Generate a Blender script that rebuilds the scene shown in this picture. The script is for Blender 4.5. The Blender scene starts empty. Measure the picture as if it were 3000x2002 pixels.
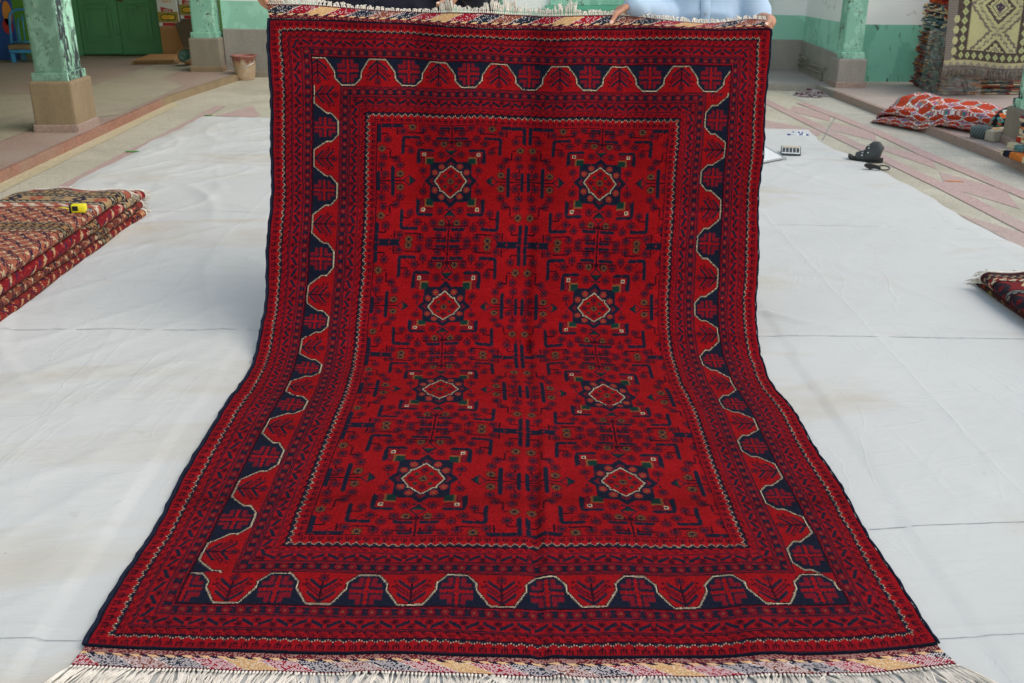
import bpy, bmesh, math, random
import numpy as np
from mathutils import Vector, Matrix

random.seed(7)
RNG = np.random.default_rng(11)
SC = bpy.context.scene
COL = SC.collection
rad = math.radians

# ------------------------------------------------------------------ camera
PITCH, FPX, CH = rad(21.65), 2950.0, 1.54
cam_d = bpy.data.cameras.new("camera")
cam = bpy.data.objects.new("camera", cam_d)
COL.objects.link(cam)
cam.location = (0, 0, CH)
cam.rotation_euler = (rad(90) - PITCH, 0, 0)
cam_d.sensor_width = 36
cam_d.lens = 36 * FPX / 3000
cam_d.clip_start = 0.05
cam_d.clip_end = 300
cam_d.dof.use_dof = True
cam_d.dof.focus_distance = 2.9
cam_d.dof.aperture_fstop = 9.0
SC.camera = cam
CP, SP = math.cos(PITCH), math.sin(PITCH)


def ray(px, py):
    x, y = (px - 1500) / FPX, (py - 1001) / FPX
    return np.array([x, CP - y * SP, -SP - y * CP])


def G(px, py, z=0.0):
    r = ray(px, py)
    t = (z - CH) / r[2]
    return np.array([r[0] * t, r[1] * t, z])


def atY(px, py, Y):
    r = ray(px, py)
    t = Y / r[1]
    return np.array([r[0] * t, Y, CH + r[2] * t])


def atD(px, py, d):
    r = ray(px, py)
    return np.array([r[0] * d, r[1] * d, CH + r[2] * d])


def s2l(r, g, b):
    f = lambda c: c / 12.92 if c <= 0.04045 else ((c + 0.055) / 1.055) ** 2.4
    return (f(r / 255), f(g / 255), f(b / 255))


# ------------------------------------------------------------------ objects
def tag(o, label=None, cat=None, group=None, kind=None):
    if label: o["label"] = label
    if cat: o["category"] = cat
    if group: o["group"] = group
    if kind: o["kind"] = kind
    return o


def empty(name, loc=(0, 0, 0), label=None, cat=None, group=None, rz=0):
    o = bpy.data.objects.new(name, None)
    COL.objects.link(o)
    o.location = loc
    o.rotation_euler = (0, 0, rz)
    o.empty_display_size = 0.05
    return tag(o, label, cat, group)


def obj_bm(name, bm, m, parent=None, smooth=False, rel=True):
    """link a bmesh as one object; vertices are in world coordinates unless the parent is rotated/moved (then local)"""
    me = bpy.data.meshes.new(name)
    bmesh.ops.recalc_face_normals(bm, faces=bm.faces)
    bm.to_mesh(me)
    bm.free()
    return obj_me(name, me, m, parent, smooth)


def obj_me(name, me, m, parent=None, smooth=False):
    o = bpy.data.objects.new(name, me)
    COL.objects.link(o)
    for k in (m if isinstance(m, (list, tuple)) else [m]):
        if k: me.materials.append(k)
    if smooth:
        me.polygons.foreach_set("use_smooth", [True] * len(me.polygons))
    if parent: o.parent = parent
    return o


def box(bm, c, s, bev=0.0, rot=None, mi=0):
    r = bmesh.ops.create_cube(bm, size=1)
    vs = r["verts"]
    bmesh.ops.scale(bm, vec=s, verts=vs)
    if rot is not None:
        bmesh.ops.rotate(bm, cent=(0, 0, 0), matrix=rot, verts=vs)
    bmesh.ops.translate(bm, vec=c, verts=vs)
    fs = set(f for v in vs for f in v.link_faces)
    for f in fs: f.material_index = mi
    if bev > 0:
        es = list(set(e for v in vs for e in v.link_edges))
        bmesh.ops.bevel(bm, geom=es, offset=bev, segments=2, profile=0.6, affect='EDGES', clamp_overlap=True)


def box2(bm, a, b, bev=0.0, mi=0):
    c = [(a[i] + b[i]) / 2 for i in range(3)]
    s = [abs(b[i] - a[i]) for i in range(3)]
    box(bm, c, s, bev, mi=mi)


def tube(bm, pts, rs, n=8, cap=True):
    pts = [Vector(p) for p in pts]
    if not hasattr(rs, "__len__"): rs = [rs] * len(pts)
    rings, ref = [], None
    for i, p in enumerate(pts):
        a = pts[max(i - 1, 0)]; b = pts[min(i + 1, len(pts) - 1)]
        t = (b - a)
        if t.length < 1e-9: t = Vector((0, 0, 1))
        t.normalize()
        if ref is None:
            ref = Vector((0, 0, 1)) if abs(t.z) < 0.9 else Vector((1, 0, 0))
        x = (ref - t * ref.dot(t)).normalized()
        ref = x
        y = t.cross(x)
        r = rs[i]
        rx, ry = (r if hasattr(r, "__len__") else (r, r))
        rings.append([bm.verts.new(p + x * (rx * math.cos(k * 2 * math.pi / n)) + y * (ry * math.sin(k * 2 * math.pi / n))) for k in range(n)])
    for a, b in zip(rings, rings[1:]):
        for k in range(n):
            bm.faces.new((a[k], a[(k + 1) % n], b[(k + 1) % n], b[k]))
    if cap:
        bm.faces.new(rings[0][::-1]); bm.faces.new(rings[-1])


def prism(bm, pts, z0, z1):
    lo = [bm.verts.new((p[0], p[1], z0)) for p in pts]
    hi = [bm.verts.new((p[0], p[1], z1)) for p in pts]
    n = len(pts)
    bm.faces.new(hi); bm.faces.new(lo[::-1])
    for i in range(n):
        bm.faces.new((lo[i], lo[(i + 1) % n], hi[(i + 1) % n], hi[i]))


def lathe(bm, prof, c, n=28, rot=None):
    rings = []
    for r, z in prof:
        ring = []
        for k in range(n):
            a = k * 2 * math.pi / n
            v = Vector((r * math.cos(a), r * math.sin(a), z))
            if rot is not None: v = rot @ v
            ring.append(bm.verts.new(v + Vector(c)))
        rings.append(ring)
    for a, b in zip(rings, rings[1:]):
        for k in range(n):
            bm.faces.new((a[k], a[(k + 1) % n], b[(k + 1) % n], b[k]))


def grid_me(name, P, cols=None, wrap=False):
    """mesh from a (nv,nu,3) array of points, one face colour per cell"""
    nv, nu = P.shape[:2]
    me = bpy.data.meshes.new(name)
    i, j = np.meshgrid(np.arange(nv - 1), np.arange(nu - 1), indexing="ij")
    a = (i * nu + j).ravel()
    F = np.stack([a, a + nu, a + nu + 1, a + 1], 1).astype(np.int32)
    nf = len(F)
    me.vertices.add(nv * nu)
    me.vertices.foreach_set("co", P.reshape(-1).astype(np.float32))
    me.loops.add(nf * 4)
    me.loops.foreach_set("vertex_index", F.reshape(-1))
    me.polygons.add(nf)
    me.polygons.foreach_set("loop_start", np.arange(0, nf * 4, 4, dtype=np.int32))
    me.polygons.foreach_set("loop_total", np.full(nf, 4, dtype=np.int32))
    me.polygons.foreach_set("use_smooth", np.ones(nf, dtype=bool))
    if cols is not None:
        at = me.attributes.new("yarn", "FLOAT_COLOR", "FACE")
        c4 = np.ones((nf, 4), np.float32)
        c4[:, :3] = cols.reshape(-1, 3)
        at.data.foreach_set("color", c4.reshape(-1))
    me.update(calc_edges=True)
    me.validate()
    return me


# ------------------------------------------------------------------ materials
def new_mat(name):
    m = bpy.data.materials.new(name)
    m.use_nodes = True
    nt = m.node_tree
    b = nt.nodes["Principled BSDF"]
    return m, nt, b


def N(nt, kind, **kw):
    n = nt.nodes.new(kind)
    for k, v in kw.items():
        if k in n.inputs: n.inputs[k].default_value = v
        else: setattr(n, k, v)
    return n


def ramp(nt, fac, stops, interp="LINEAR"):
    n = nt.nodes.new("ShaderNodeValToRGB")
    n.color_ramp.interpolation = interp
    e = n.color_ramp.elements
    while len(e) < len(stops): e.new(0.5)
    for k, (p, c) in enumerate(stops):
        e[k].position = p
        e[k].color = (c[0], c[1], c[2], 1) if hasattr(c, "__len__") else (c, c, c, 1)
    nt.links.new(fac, n.inputs["Fac"])
    return n.outputs["Color"]


def noise(nt, vec, scale, detail=4, rough=0.55, dist=0.0):
    n = nt.nodes.new("ShaderNodeTexNoise")
    n.inputs["Scale"].default_value = scale
    n.inputs["Detail"].default_value = detail
    n.inputs["Roughness"].default_value = rough
    n.inputs["Distortion"].default_value = dist
    nt.links.new(vec, n.inputs["Vector"])
    return n.outputs["Fac"]


def mixc(nt, fac, a, b, mode="MIX"):
    n = nt.nodes.new("ShaderNodeMix")
    n.data_type = "RGBA"; n.blend_type = mode
    for sock, v in ((n.inputs["Factor"], fac), (n.inputs[6], a), (n.inputs[7], b)):
        if hasattr(v, "links") or isinstance(v, bpy.types.NodeSocket): nt.links.new(v, sock)
        elif hasattr(v, "__len__"): sock.default_value = (v[0], v[1], v[2], 1)
        else: sock.default_value = v
    return n.outputs[2]


def wpos(nt, sc=(1, 1, 1)):
    g = nt.nodes.new("ShaderNodeTexCoord")
    mp = nt.nodes.new("ShaderNodeMapping")
    mp.inputs["Scale"].default_value = sc
    nt.links.new(g.outputs["Object"], mp.inputs["Vector"])
    return mp.outputs["Vector"]


def bump(nt, b, h, strength=0.3, dist=0.01):
    n = nt.nodes.new("ShaderNodeBump")
    n.inputs["Strength"].default_value = strength
    n.inputs["Distance"].default_value = dist
    nt.links.new(h, n.inputs["Height"])
    nt.links.new(n.outputs["Normal"], b.inputs["Normal"])


def plain(name, c, rough=0.6, var=0.12, scale=6.0, bmp=0.15, metal=0.0, spec=0.4, sheen=0.0):
    m, nt, b = new_mat(name)
    v = wpos(nt)
    n1 = noise(nt, v, scale, 5)
    dk = tuple(x * (1 - var) for x in c); lt = tuple(min(1, x * (1 + var)) for x in c)
    nt.links.new(ramp(nt, n1, [(0.3, dk), (0.7, lt)]), b.inputs["Base Color"])
    b.inputs["Roughness"].default_value = rough
    b.inputs["Metallic"].default_value = metal
    b.inputs["Specular IOR Level"].default_value = spec
    b.inputs["Sheen Weight"].default_value = sheen
    if bmp: bump(nt, b, noise(nt, v, scale * 9, 3), bmp, 0.004)
    return m


def terrazzo(name, c, speck=0.35, wear=(0.30, 0.26, 0.2), wear_amt=0.5, wscale=1.1, seed=0):
    """ground stone chips, worn and dusty in patches"""
    m, nt, b = new_mat(name)
    v = wpos(nt)
    vo = nt.nodes.new("ShaderNodeTexVoronoi")
    vo.inputs["Scale"].default_value = 130
    nt.links.new(v, vo.inputs["Vector"])
    sep = nt.nodes.new("ShaderNodeSeparateColor")
    nt.links.new(vo.outputs["Color"], sep.inputs["Color"])
    dk = tuple(x * (1 - speck) for x in c); lt = tuple(min(1, x * (1 + speck)) for x in c)
    chips = ramp(nt, sep.outputs["Red"], [(0.0, dk), (0.5, c), (1.0, lt)])
    mp = nt.nodes.new("ShaderNodeMapping"); mp.inputs["Location"].default_value = (seed * 3.1, seed, 0)
    nt.links.new(v, mp.inputs["Vector"])
    w = noise(nt, mp.outputs["Vector"], wscale, 7, 0.62, 0.4)
    wf = ramp(nt, w, [(0.42, 0.0), (0.68, wear_amt)])
    c1 = mixc(nt, wf, chips, wear)
    st = noise(nt, mp.outputs["Vector"], wscale * 4.3, 6, 0.65)
    c2 = mixc(nt, ramp(nt, st, [(0.56, 0.0), (0.75, 0.35)]), c1, tuple(x * 0.45 for x in c))
    nt.links.new(c2, b.inputs["Base Color"])
    nt.links.new(ramp(nt, w, [(0.3, 0.45), (0.7, 0.8)]), b.inputs["Roughness"])
    bump(nt, b, noise(nt, v, 90, 3), 0.12, 0.003)
    return m


def worn_paint(name, paint, under, chips, amt=0.5, vert=0.35, light=None, scale=9.0, seed=0, chip2=None, dirt=0.35):
    """old gloss paint with chips through to other coats; vertical scrapes"""
    m, nt, b = new_mat(name)
    v = wpos(nt, (1, 1, vert))
    mp = nt.nodes.new("ShaderNodeMapping"); mp.inputs["Location"].default_value = (seed * 1.7, seed * 2.3, seed)
    nt.links.new(v, mp.inputs["Vector"]); v = mp.outputs["Vector"]
    base = ramp(nt, noise(nt, v, scale * 0.4, 5), [(0.3, tuple(x * (1 - dirt * 0.5) for x in paint)), (0.7, paint)])
    if light is not None:
        base = mixc(nt, ramp(nt, noise(nt, v, scale * 0.7, 6, 0.6, 0.6), [(0.5, 0.0), (0.54, 1.0)]), base, light)
    region = noise(nt, v, scale * 0.55, 4)
    fine = noise(nt, v, scale * 3.2, 9, 0.72, 0.8)
    mul = nt.nodes.new("ShaderNodeMath"); mul.operation = "MULTIPLY_ADD"
    nt.links.new(region, mul.inputs[0]); mul.inputs[1].default_value = 0.55
    nt.links.new(fine, mul.inputs[2])
    t = 0.98 - 0.26 * amt
    f = ramp(nt, mul.outputs[0], [(t, 0.0), (t + 0.02, 1.0)])
    c = mixc(nt, f, base, under)
    if chip2 is not None:
        f2 = ramp(nt, noise(nt, v, scale * 2.2, 6, 0.7, 0.3), [(0.68, 0.0), (0.70, 1.0)])
        c = mixc(nt, f2, c, chip2)
    nt.links.new(c, b.inputs["Base Color"])
    b.inputs["Roughness"].default_value = 0.5
    bump(nt, b, mul.outputs[0], 0.25, 0.006)
    return m


def cement(name, c, streak=0.4, scale=5.0):
    m, nt, b = new_mat(name)
    v = wpos(nt, (1, 1, 0.45))
    n1 = noise(nt, v, scale, 8, 0.65, 0.3)
    n2 = noise(nt, wpos(nt), scale * 22, 4)
    a = ramp(nt, n1, [(0.28, tuple(x * (1 - streak) for x in c)), (0.55, c), (0.75, tuple(min(1, x * (1 + streak * 0.6)) for x in c))])
    a = mixc(nt, 0.35, a, ramp(nt, n2, [(0.3, tuple(x * 0.6 for x in c)), (0.7, tuple(min(1, x * 1.4) for x in c))]))
    nt.links.new(a, b.inputs["Base Color"])
    b.inputs["Roughness"].default_value = 0.85
    bump(nt, b, n2, 0.35, 0.004)
    return m


def yarn_mat(name, rough=0.95, sheen=0.25, fuzz=900, amt=0.25, bstr=0.35):
    """wool: colour of each knot from the mesh, broken up by fibre-scale noise"""
    m, nt, b = new_mat(name)
    at = nt.nodes.new("ShaderNodeAttribute"); at.attribute_name = "yarn"
    v = wpos(nt)
    n1 = noise(nt, v, fuzz, 3, 0.6)
    c = mixc(nt, 1.0, at.outputs["Color"], ramp(nt, n1, [(0.25, 1 - amt), (0.75, 1.0)]), "MULTIPLY")
    n2 = noise(nt, v, 5, 4)
    c = mixc(nt, 1.0, c, ramp(nt, n2, [(0.3, 0.88), (0.7, 1.0)]), "MULTIPLY")
    nt.links.new(c, b.inputs["Base Color"])
    b.inputs["Roughness"].default_value = rough
    b.inputs["Specular IOR Level"].default_value = 0.04
    b.inputs["Sheen Weight"].default_value = sheen
    b.inputs["Sheen Roughness"].default_value = 0.5
    b.inputs["Sheen Tint"].default_value = (0.9, 0.75, 0.75, 1)
    bump(nt, b, n1, bstr, 0.004)
    return m


def cloth(name, c, var=0.08, wr=3.0, fine=1400, rough=0.85, sheen=0.15, folds=0.0):
    m, nt, b = new_mat(name)
    v = wpos(nt)
    n1 = noise(nt, v, wr, 5)
    nt.links.new(ramp(nt, n1, [(0.3, tuple(x * (1 - var) for x in c)), (0.7, c)]), b.inputs["Base Color"])
    b.inputs["Roughness"].default_value = rough
    b.inputs["Specular IOR Level"].default_value = 0.2
    b.inputs["Sheen Weight"].default_value = sheen
    bump(nt, b, noise(nt, v, fine, 2), 0.2, 0.002)
    return m


M = {}
M["pile"] = yarn_mat("wool_pile", sheen=0.012, amt=0.35)
M["kilim"] = yarn_mat("flat_weave", sheen=0.05, amt=0.25, fuzz=600)
M["cotton"] = plain("cotton_fringe", (0.72, 0.65, 0.58), 0.9, 0.22, 30, 0.0, spec=0.1)
M["cotton_grey"] = plain("grey_fringe", (0.20, 0.17, 0.15), 0.9, 0.3, 40, 0.0, spec=0.1)
M["navy_wrap"] = plain("navy_wool", s2l(28, 34, 52), 0.9, 0.2, 90, 0.5, spec=0.1)
M["floor"] = terrazzo("terrazzo_cream", s2l(190, 183, 166), 0.24, s2l(156, 148, 132), 0.8, 1.0)
M["floor_pink"] = terrazzo("terrazzo_pink", s2l(182, 152, 148), 0.24, s2l(172, 160, 152), 0.65, 1.4, 2)
M["floor_dirty"] = terrazzo("terrazzo_grey", s2l(184, 180, 170), 0.2, s2l(160, 156, 146), 0.6, 2.0, 4)
M["floor_yellow"] = terrazzo("terrazzo_yellow", s2l(188, 176, 146), 0.25, s2l(190, 180, 150), 0.4, 2.0, 3)
M["plat_l"] = terrazzo("veranda_stone", s2l(158, 134, 126), 0.22, s2l(156, 146, 134), 0.75, 0.8, 5)
M["plat_cream"] = terrazzo("veranda_cream", s2l(166, 158, 140), 0.22, s2l(142, 126, 116), 0.6, 1.2, 6)
M["plat_r"] = terrazzo("veranda_grey_pink", s2l(176, 158, 152), 0.18, s2l(160, 152, 146), 0.8, 1.0, 7)
M["kerb_red"] = terrazzo("kerb_red_stone", s2l(150, 104, 88), 0.45, s2l(150, 126, 110), 0.85, 2.0, 8)
M["kerb_mauve"] = terrazzo("kerb_mauve_stone", s2l(160, 134, 124), 0.3, s2l(150, 136, 126), 0.5, 2.0, 9)
M["cement"] = cement("grey_cement", s2l(140, 130, 116), 0.35, 4)
M["cement_l"] = cement("brown_cement", s2l(142, 122, 96), 0.32, 5)
M["cement_d"] = cement("dado_cement", s2l(156, 148, 140), 0.35, 3)
M["stone"] = cement("pale_stone", s2l(176, 166, 150), 0.2, 9)
DARK = s2l(44, 50, 58)
M["mint_front_shaded"] = worn_paint("mint_paint_scratched_shaded", s2l(110, 148, 130), DARK, None, 0.36, 0.7, s2l(122, 160, 142), 17, 3, s2l(200, 178, 150))  # scratches, plus the front face's shade mixed into a duller mint
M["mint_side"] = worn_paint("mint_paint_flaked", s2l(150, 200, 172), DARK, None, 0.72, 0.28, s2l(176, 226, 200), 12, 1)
M["mint_col"] = worn_paint("mint_paint_stained", s2l(140, 196, 174), s2l(84, 80, 74), None, 0.42, 0.7, s2l(158, 208, 186), 9, 5)
M["mint"] = worn_paint("mint_wall_paint", s2l(158, 216, 194), s2l(124, 172, 152), None, 0.30, 0.7, s2l(166, 220, 200), 4, 7)
M["mint_dk"] = worn_paint("mint_wall_grimy", s2l(120, 190, 168), s2l(72, 112, 98), None, 0.45, 0.45, s2l(134, 202, 180), 5, 9)
M["blocker_white"] = plain("white_sky_blocker", (0.8, 0.8, 0.78), 0.9, 0.03, 3, 0)  # pale, so the added blocking wall bounces light into the court
M["white_wall"] = worn_paint("whitewash", s2l(246, 246, 246), s2l(214, 214, 212), None, 0.12, 0.6, None, 4, 2, None, 0.12)
M["lime"] = worn_paint("lime_wall_paint", s2l(112, 164, 70), s2l(80, 112, 50), None, 0.15, 0.6, None, 4, 2)
M["door_green"] = worn_paint("green_door_paint", s2l(88, 152, 106), s2l(60, 120, 82), None, 0.22, 0.3, None, 6, 4, None, 0.4)
M["door_mint"] = worn_paint("mint_door_paint", s2l(96, 180, 150), s2l(60, 120, 100), None, 0.2, 0.4, None, 6, 8)
M["dark_glass"] = plain("dusty_glass", s2l(86, 118, 108), 0.25, 0.2, 5, 0.0)
M["roof"] = plain("roof_boards", s2l(120, 104, 84), 0.8, 0.2, 3, 0.1)
M["card"] = plain("cardboard", s2l(166, 122, 80), 0.85, 0.12, 5, 0.1)
M["card_dk"] = plain("dark_cardboard", s2l(92, 78, 66), 0.85, 0.15, 5, 0.1)
M["white_print"] = plain("white_print", s2l(216, 214, 216), 0.6, 0.05, 5, 0)
M["olive_print"] = plain("olive_print", s2l(150, 132, 54), 0.6, 0.05, 5, 0)
M["red_print"] = plain("red_print", s2l(176, 38, 44), 0.6, 0.05, 5, 0)
M["yellow_print"] = plain("yellow_print", s2l(236, 200, 52), 0.6, 0.05, 5, 0)
M["orange_print"] = plain("orange_print", s2l(214, 130, 60), 0.6, 0.05, 5, 0)
M["black"] = plain("black_plastic", s2l(22, 22, 24), 0.45, 0.2, 20, 0.1)
M["rubber"] = plain("black_rubber", s2l(40, 42, 44), 0.7, 0.2, 30, 0.3, spec=0.3)
M["leather"] = plain("grey_black_leather", s2l(58, 61, 64), 0.55, 0.15, 14, 0.2)
M["yellow"] = plain("yellow_plastic", s2l(238, 220, 40), 0.4, 0.05, 10, 0.0)
M["steel"] = plain("steel", (0.55, 0.55, 0.56), 0.3, 0.1, 20, 0.05, metal=0.9)
M["iron"] = plain("black_iron", s2l(44, 42, 42), 0.5, 0.25, 40, 0.4, metal=0.4)
M["blue_chair"] = plain("blue_gloss_paint", s2l(66, 136, 190), 0.35, 0.12, 8, 0.05)
M["wood"] = plain("old_wood", s2l(128, 104, 78), 0.8, 0.25, 12, 0.3)
M["board_white"] = plain("white_board", s2l(240, 241, 243), 0.35, 0.02, 4, 0.0)
M["alu"] = plain("grey_alloy_edge", s2l(168, 170, 174), 0.4, 0.06, 10, 0.0)
M["white_plastic"] = plain("white_plastic", s2l(230, 232, 234), 0.4, 0.03, 10, 0.0)
M["blue_plastic"] = plain("blue_plastic", s2l(38, 70, 150), 0.4, 0.1, 10, 0.0)
M["lcd"] = plain("calculator_screen", s2l(196, 180, 158), 0.3, 0.04, 10, 0.0)
M["key"] = plain("grey_keys", s2l(64, 68, 70), 0.5, 0.15, 30, 0.0)
M["leaf"] = plain("green_leaf", s2l(70, 140, 60), 0.6, 0.2, 30, 0.1)
M["peel"] = plain("orange_peel", s2l(206, 140, 96), 0.6, 0.15, 30, 0.1)
M["litter"] = plain("grey_scraps", s2l(150, 140, 142), 0.8, 0.4, 40, 0.2)
M["litter_red"] = plain("maroon_scraps", s2l(96, 58, 66), 0.8, 0.4, 40, 0.2)
M["skin"] = plain("skin", s2l(180, 126, 100), 0.5, 0.22, 26, 0.3)
M["nail"] = plain("finger_nail", s2l(226, 184, 168), 0.3, 0.04, 20, 0.0)
M["hair"] = plain("dark_hair", (0.012, 0.010, 0.009), 0.6, 0.3, 60, 0.4)
M["eye"] = plain("eye_dark", (0.02, 0.015, 0.012), 0.2, 0.1, 60, 0.0)
M["shirt_navy"] = cloth("navy_cotton_shirt", s2l(34, 34, 50), 0.15, 6)
M["shirt_blue"] = cloth("pale_blue_cotton_shirt", s2l(176, 198, 226), 0.06, 6)
M["trousers"] = cloth("dark_trousers", s2l(52, 50, 52), 0.15, 6)
M["button"] = plain("shirt_button", s2l(170, 176, 190), 0.3, 0.1, 60, 0.0)
M["seam_or_fold"] = plain("seam_thread", s2l(150, 152, 158), 0.9, 0.2, 30, 0)


def tarp_mat():
    m, nt, b = new_mat("white_cotton_sheet")
    v = wpos(nt)
    base = ramp(nt, noise(nt, v, 0.9, 5), [(0.3, (0.545, 0.545, 0.54)), (0.7, (0.60, 0.598, 0.59))])
    st = noise(nt, wpos(nt, (0.8, 2.2, 1)), 0.8, 7, 0.6, 0.8)
    base = mixc(nt, ramp(nt, st, [(0.55, 0.0), (0.72, 0.7)]), base, s2l(184, 172, 152))
    sp = noise(nt, v, 7, 6, 0.6)
    base = mixc(nt, ramp(nt, sp, [(0.68, 0.0), (0.78, 0.55)]), base, s2l(150, 140, 126))
    vd = nt.nodes.new("ShaderNodeTexVoronoi"); vd.inputs["Scale"].default_value = 5.5; nt.links.new(v, vd.inputs["Vector"])
    base = mixc(nt, ramp(nt, vd.outputs["Distance"], [(0.0, 0.8), (0.022, 0.0)]), base, s2l(90, 84, 78))
    nt.links.new(base, b.inputs["Base Color"])
    b.inputs["Roughness"].default_value = 0.9
    b.inputs["Specular IOR Level"].default_value = 0.15
    # creases: thin ridges of several directions, kept where the cloth is slack
    def ridges(sc, scale, wdt):
        n = noise(nt, wpos(nt, sc), scale, 3, 0.5, 0.5)
        return ramp(nt, n, [(0.5 - wdt, 0.0), (0.5, 1.0), (0.5 + wdt, 0.0)])
    h = nt.nodes.new("ShaderNodeMath"); h.operation = "ADD"
    r1 = ridges((1, 3.0, 1), 1.6, 0.020); r2 = ridges((2.6, 1, 1), 1.3, 0.018)
    r3 = ridges((1.2, 1.0, 1), 2.6, 0.03)
    m1 = nt.nodes.new("ShaderNodeMath"); m1.operation = "ADD"; nt.links.new(r1, m1.inputs[0]); nt.links.new(r2, m1.inputs[1])
    m3 = nt.nodes.new("ShaderNodeMath"); m3.operation = "MULTIPLY_ADD"; nt.links.new(r3, m3.inputs[0]); m3.inputs[1].default_value = 0.6; nt.links.new(m1.outputs[0], m3.inputs[2])
    slack = ramp(nt, noise(nt, v, 0.7, 3), [(0.35, 0.1), (0.65, 1.0)])
    m4 = nt.nodes.new("ShaderNodeMath"); m4.operation = "MULTIPLY"; nt.links.new(m3.outputs[0], m4.inputs[0]); nt.links.new(slack, m4.inputs[1])
    h2 = noise(nt, wpos(nt, (1, 2.5, 1)), 6, 6, 0.6, 0.6)
    m5 = nt.nodes.new("ShaderNodeMath"); m5.operation = "MULTIPLY_ADD"; nt.links.new(h2, m5.inputs[0]); m5.inputs[1].default_value = 3.5; nt.links.new(m4.outputs[0], m5.inputs[2])
    # the grid of creases left from folding
    sx = nt.nodes.new("ShaderNodeSeparateXYZ"); nt.links.new(v, sx.inputs[0])
    wobn = noise(nt, v, 1.6, 3)
    grid = None
    for ax, per in ((0, 0.78), (1, 1.02)):
        ma = nt.nodes.new("ShaderNodeMath"); ma.operation = "MULTIPLY_ADD"; nt.links.new(wobn, ma.inputs[0]); ma.inputs[1].default_value = 0.07; nt.links.new(sx.outputs[ax], ma.inputs[2])
        mb = nt.nodes.new("ShaderNodeMath"); mb.operation = "PINGPONG"; nt.links.new(ma.outputs[0], mb.inputs[0]); mb.inputs[1].default_value = per
        rr = ramp(nt, mb.outputs[0], [(0.0, 1.0), (0.011, 0.35), (0.03, 0.0)])
        if grid is None: grid = rr
        else:
            mc_ = nt.nodes.new("ShaderNodeMath"); mc_.operation = "MAXIMUM"; nt.links.new(grid, mc_.inputs[0]); nt.links.new(rr, mc_.inputs[1]); grid = mc_.outputs[0]
    mg = nt.nodes.new("ShaderNodeMath"); mg.operation = "MULTIPLY_ADD"; nt.links.new(grid, mg.inputs[0]); mg.inputs[1].default_value = 1.3; nt.links.new(m5.outputs[0], mg.inputs[2]); m5 = mg
    wv = noise(nt, v, 1100, 2)
    m6 = nt.nodes.new("ShaderNodeMath"); m6.operation = "MULTIPLY_ADD"; nt.links.new(wv, m6.inputs[0]); m6.inputs[1].default_value = 0.25; nt.links.new(m5.outputs[0], m6.inputs[2])
    bump(nt, b, m6.outputs[0], 0.42, 0.0024)
    return m


M["tarp"] = tarp_mat()


def plastic_mat():
    m, nt, b = new_mat("clear_plastic_film")
    out = nt.nodes["Material Output"]
    tr = N(nt, "ShaderNodeBsdfTransparent")
    gl = N(nt, "ShaderNodeBsdfGlossy"); gl.inputs["Roughness"].default_value = 0.18
    df = N(nt, "ShaderNodeBsdfDiffuse"); df.inputs["Color"].default_value = (0.75, 0.78, 0.82, 1)
    m1 = N(nt, "ShaderNodeMixShader"); m2 = N(nt, "ShaderNodeMixShader")
    v = wpos(nt)
    nt.links.new(ramp(nt, noise(nt, wpos(nt, (1, 1, 0.5)), 9, 5, 0.6, 1.5), [(0.45, 0.03), (0.7, 0.3)]), m1.inputs[0])
    nt.links.new(tr.outputs[0], m1.inputs[1]); nt.links.new(df.outputs[0], m1.inputs[2])
    fr = N(nt, "ShaderNodeFresnel"); fr.inputs["IOR"].default_value = 1.45
    nt.links.new(fr.outputs[0], m2.inputs[0])
    nt.links.new(m1.outputs[0], m2.inputs[1]); nt.links.new(gl.outputs[0], m2.inputs[2])
    nt.links.new(m2.outputs[0], out.inputs["Surface"])
    bp = N(nt, "ShaderNodeBump"); bp.inputs["Strength"].default_value = 0.8; bp.inputs["Distance"].default_value = 0.02
    nt.links.new(noise(nt, v, 14, 4, 0.6, 1.0), bp.inputs["Height"])
    nt.links.new(bp.outputs[0], gl.inputs["Normal"]); nt.links.new(bp.outputs[0], fr.inputs["Normal"])
    return m


M["film"] = plastic_mat()

# ------------------------------------------------------------------ light
world = bpy.data.worlds.new("World")
SC.world = world
world.use_nodes = True
wn = world.node_tree
bg = wn.nodes["Background"]
sky = wn.nodes.new("ShaderNodeTexSky")
sky.sky_type = "NISHITA"
sky.sun_disc = False
SUN_EL, SUN_AZ = rad(54), rad(104)
sky.sun_elevation = SUN_EL
sky.sun_rotation = SUN_AZ
sky.air_density = 1.0
sky.dust_density = 0.6
sky.ozone_density = 1.0
# warm tint as white balance: takes some of the blue out of the clear sky
tint = wn.nodes.new("ShaderNodeMix"); tint.data_type = "RGBA"; tint.blend_type = "MULTIPLY"
tint.inputs["Factor"].default_value = 1.0
tint.inputs[7].default_value = (1.17, 1.0, 0.72, 1)
wn.links.new(sky.outputs[0], tint.inputs[6])
wn.links.new(tint.outputs[2], bg.inputs[0])
bg.inputs[1].default_value = 0.15
sl = bpy.data.lights.new("sun", "SUN")
sun = bpy.data.objects.new("sun", sl)
COL.objects.link(sun)
sl.energy = 0.65
sl.angle = rad(46)
sl.color = (1.0, 0.90, 0.78)
dirv = Vector((math.sin(SUN_AZ) * math.cos(SUN_EL), math.cos(SUN_AZ) * math.cos(SUN_EL), math.sin(SUN_EL)))
sun.rotation_euler = dirv.to_track_quat("Z", "Y").to_euler()
SC.view_settings.view_transform = "Standard"
SC.view_settings.look = "None"
SC.view_settings.gamma = 1
SC.view_settings.exposure = 1.12
SC.cycles.max_bounces = 8
SC.cycles.transparent_max_bounces = 12
SC.render.film_transparent = False

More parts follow.
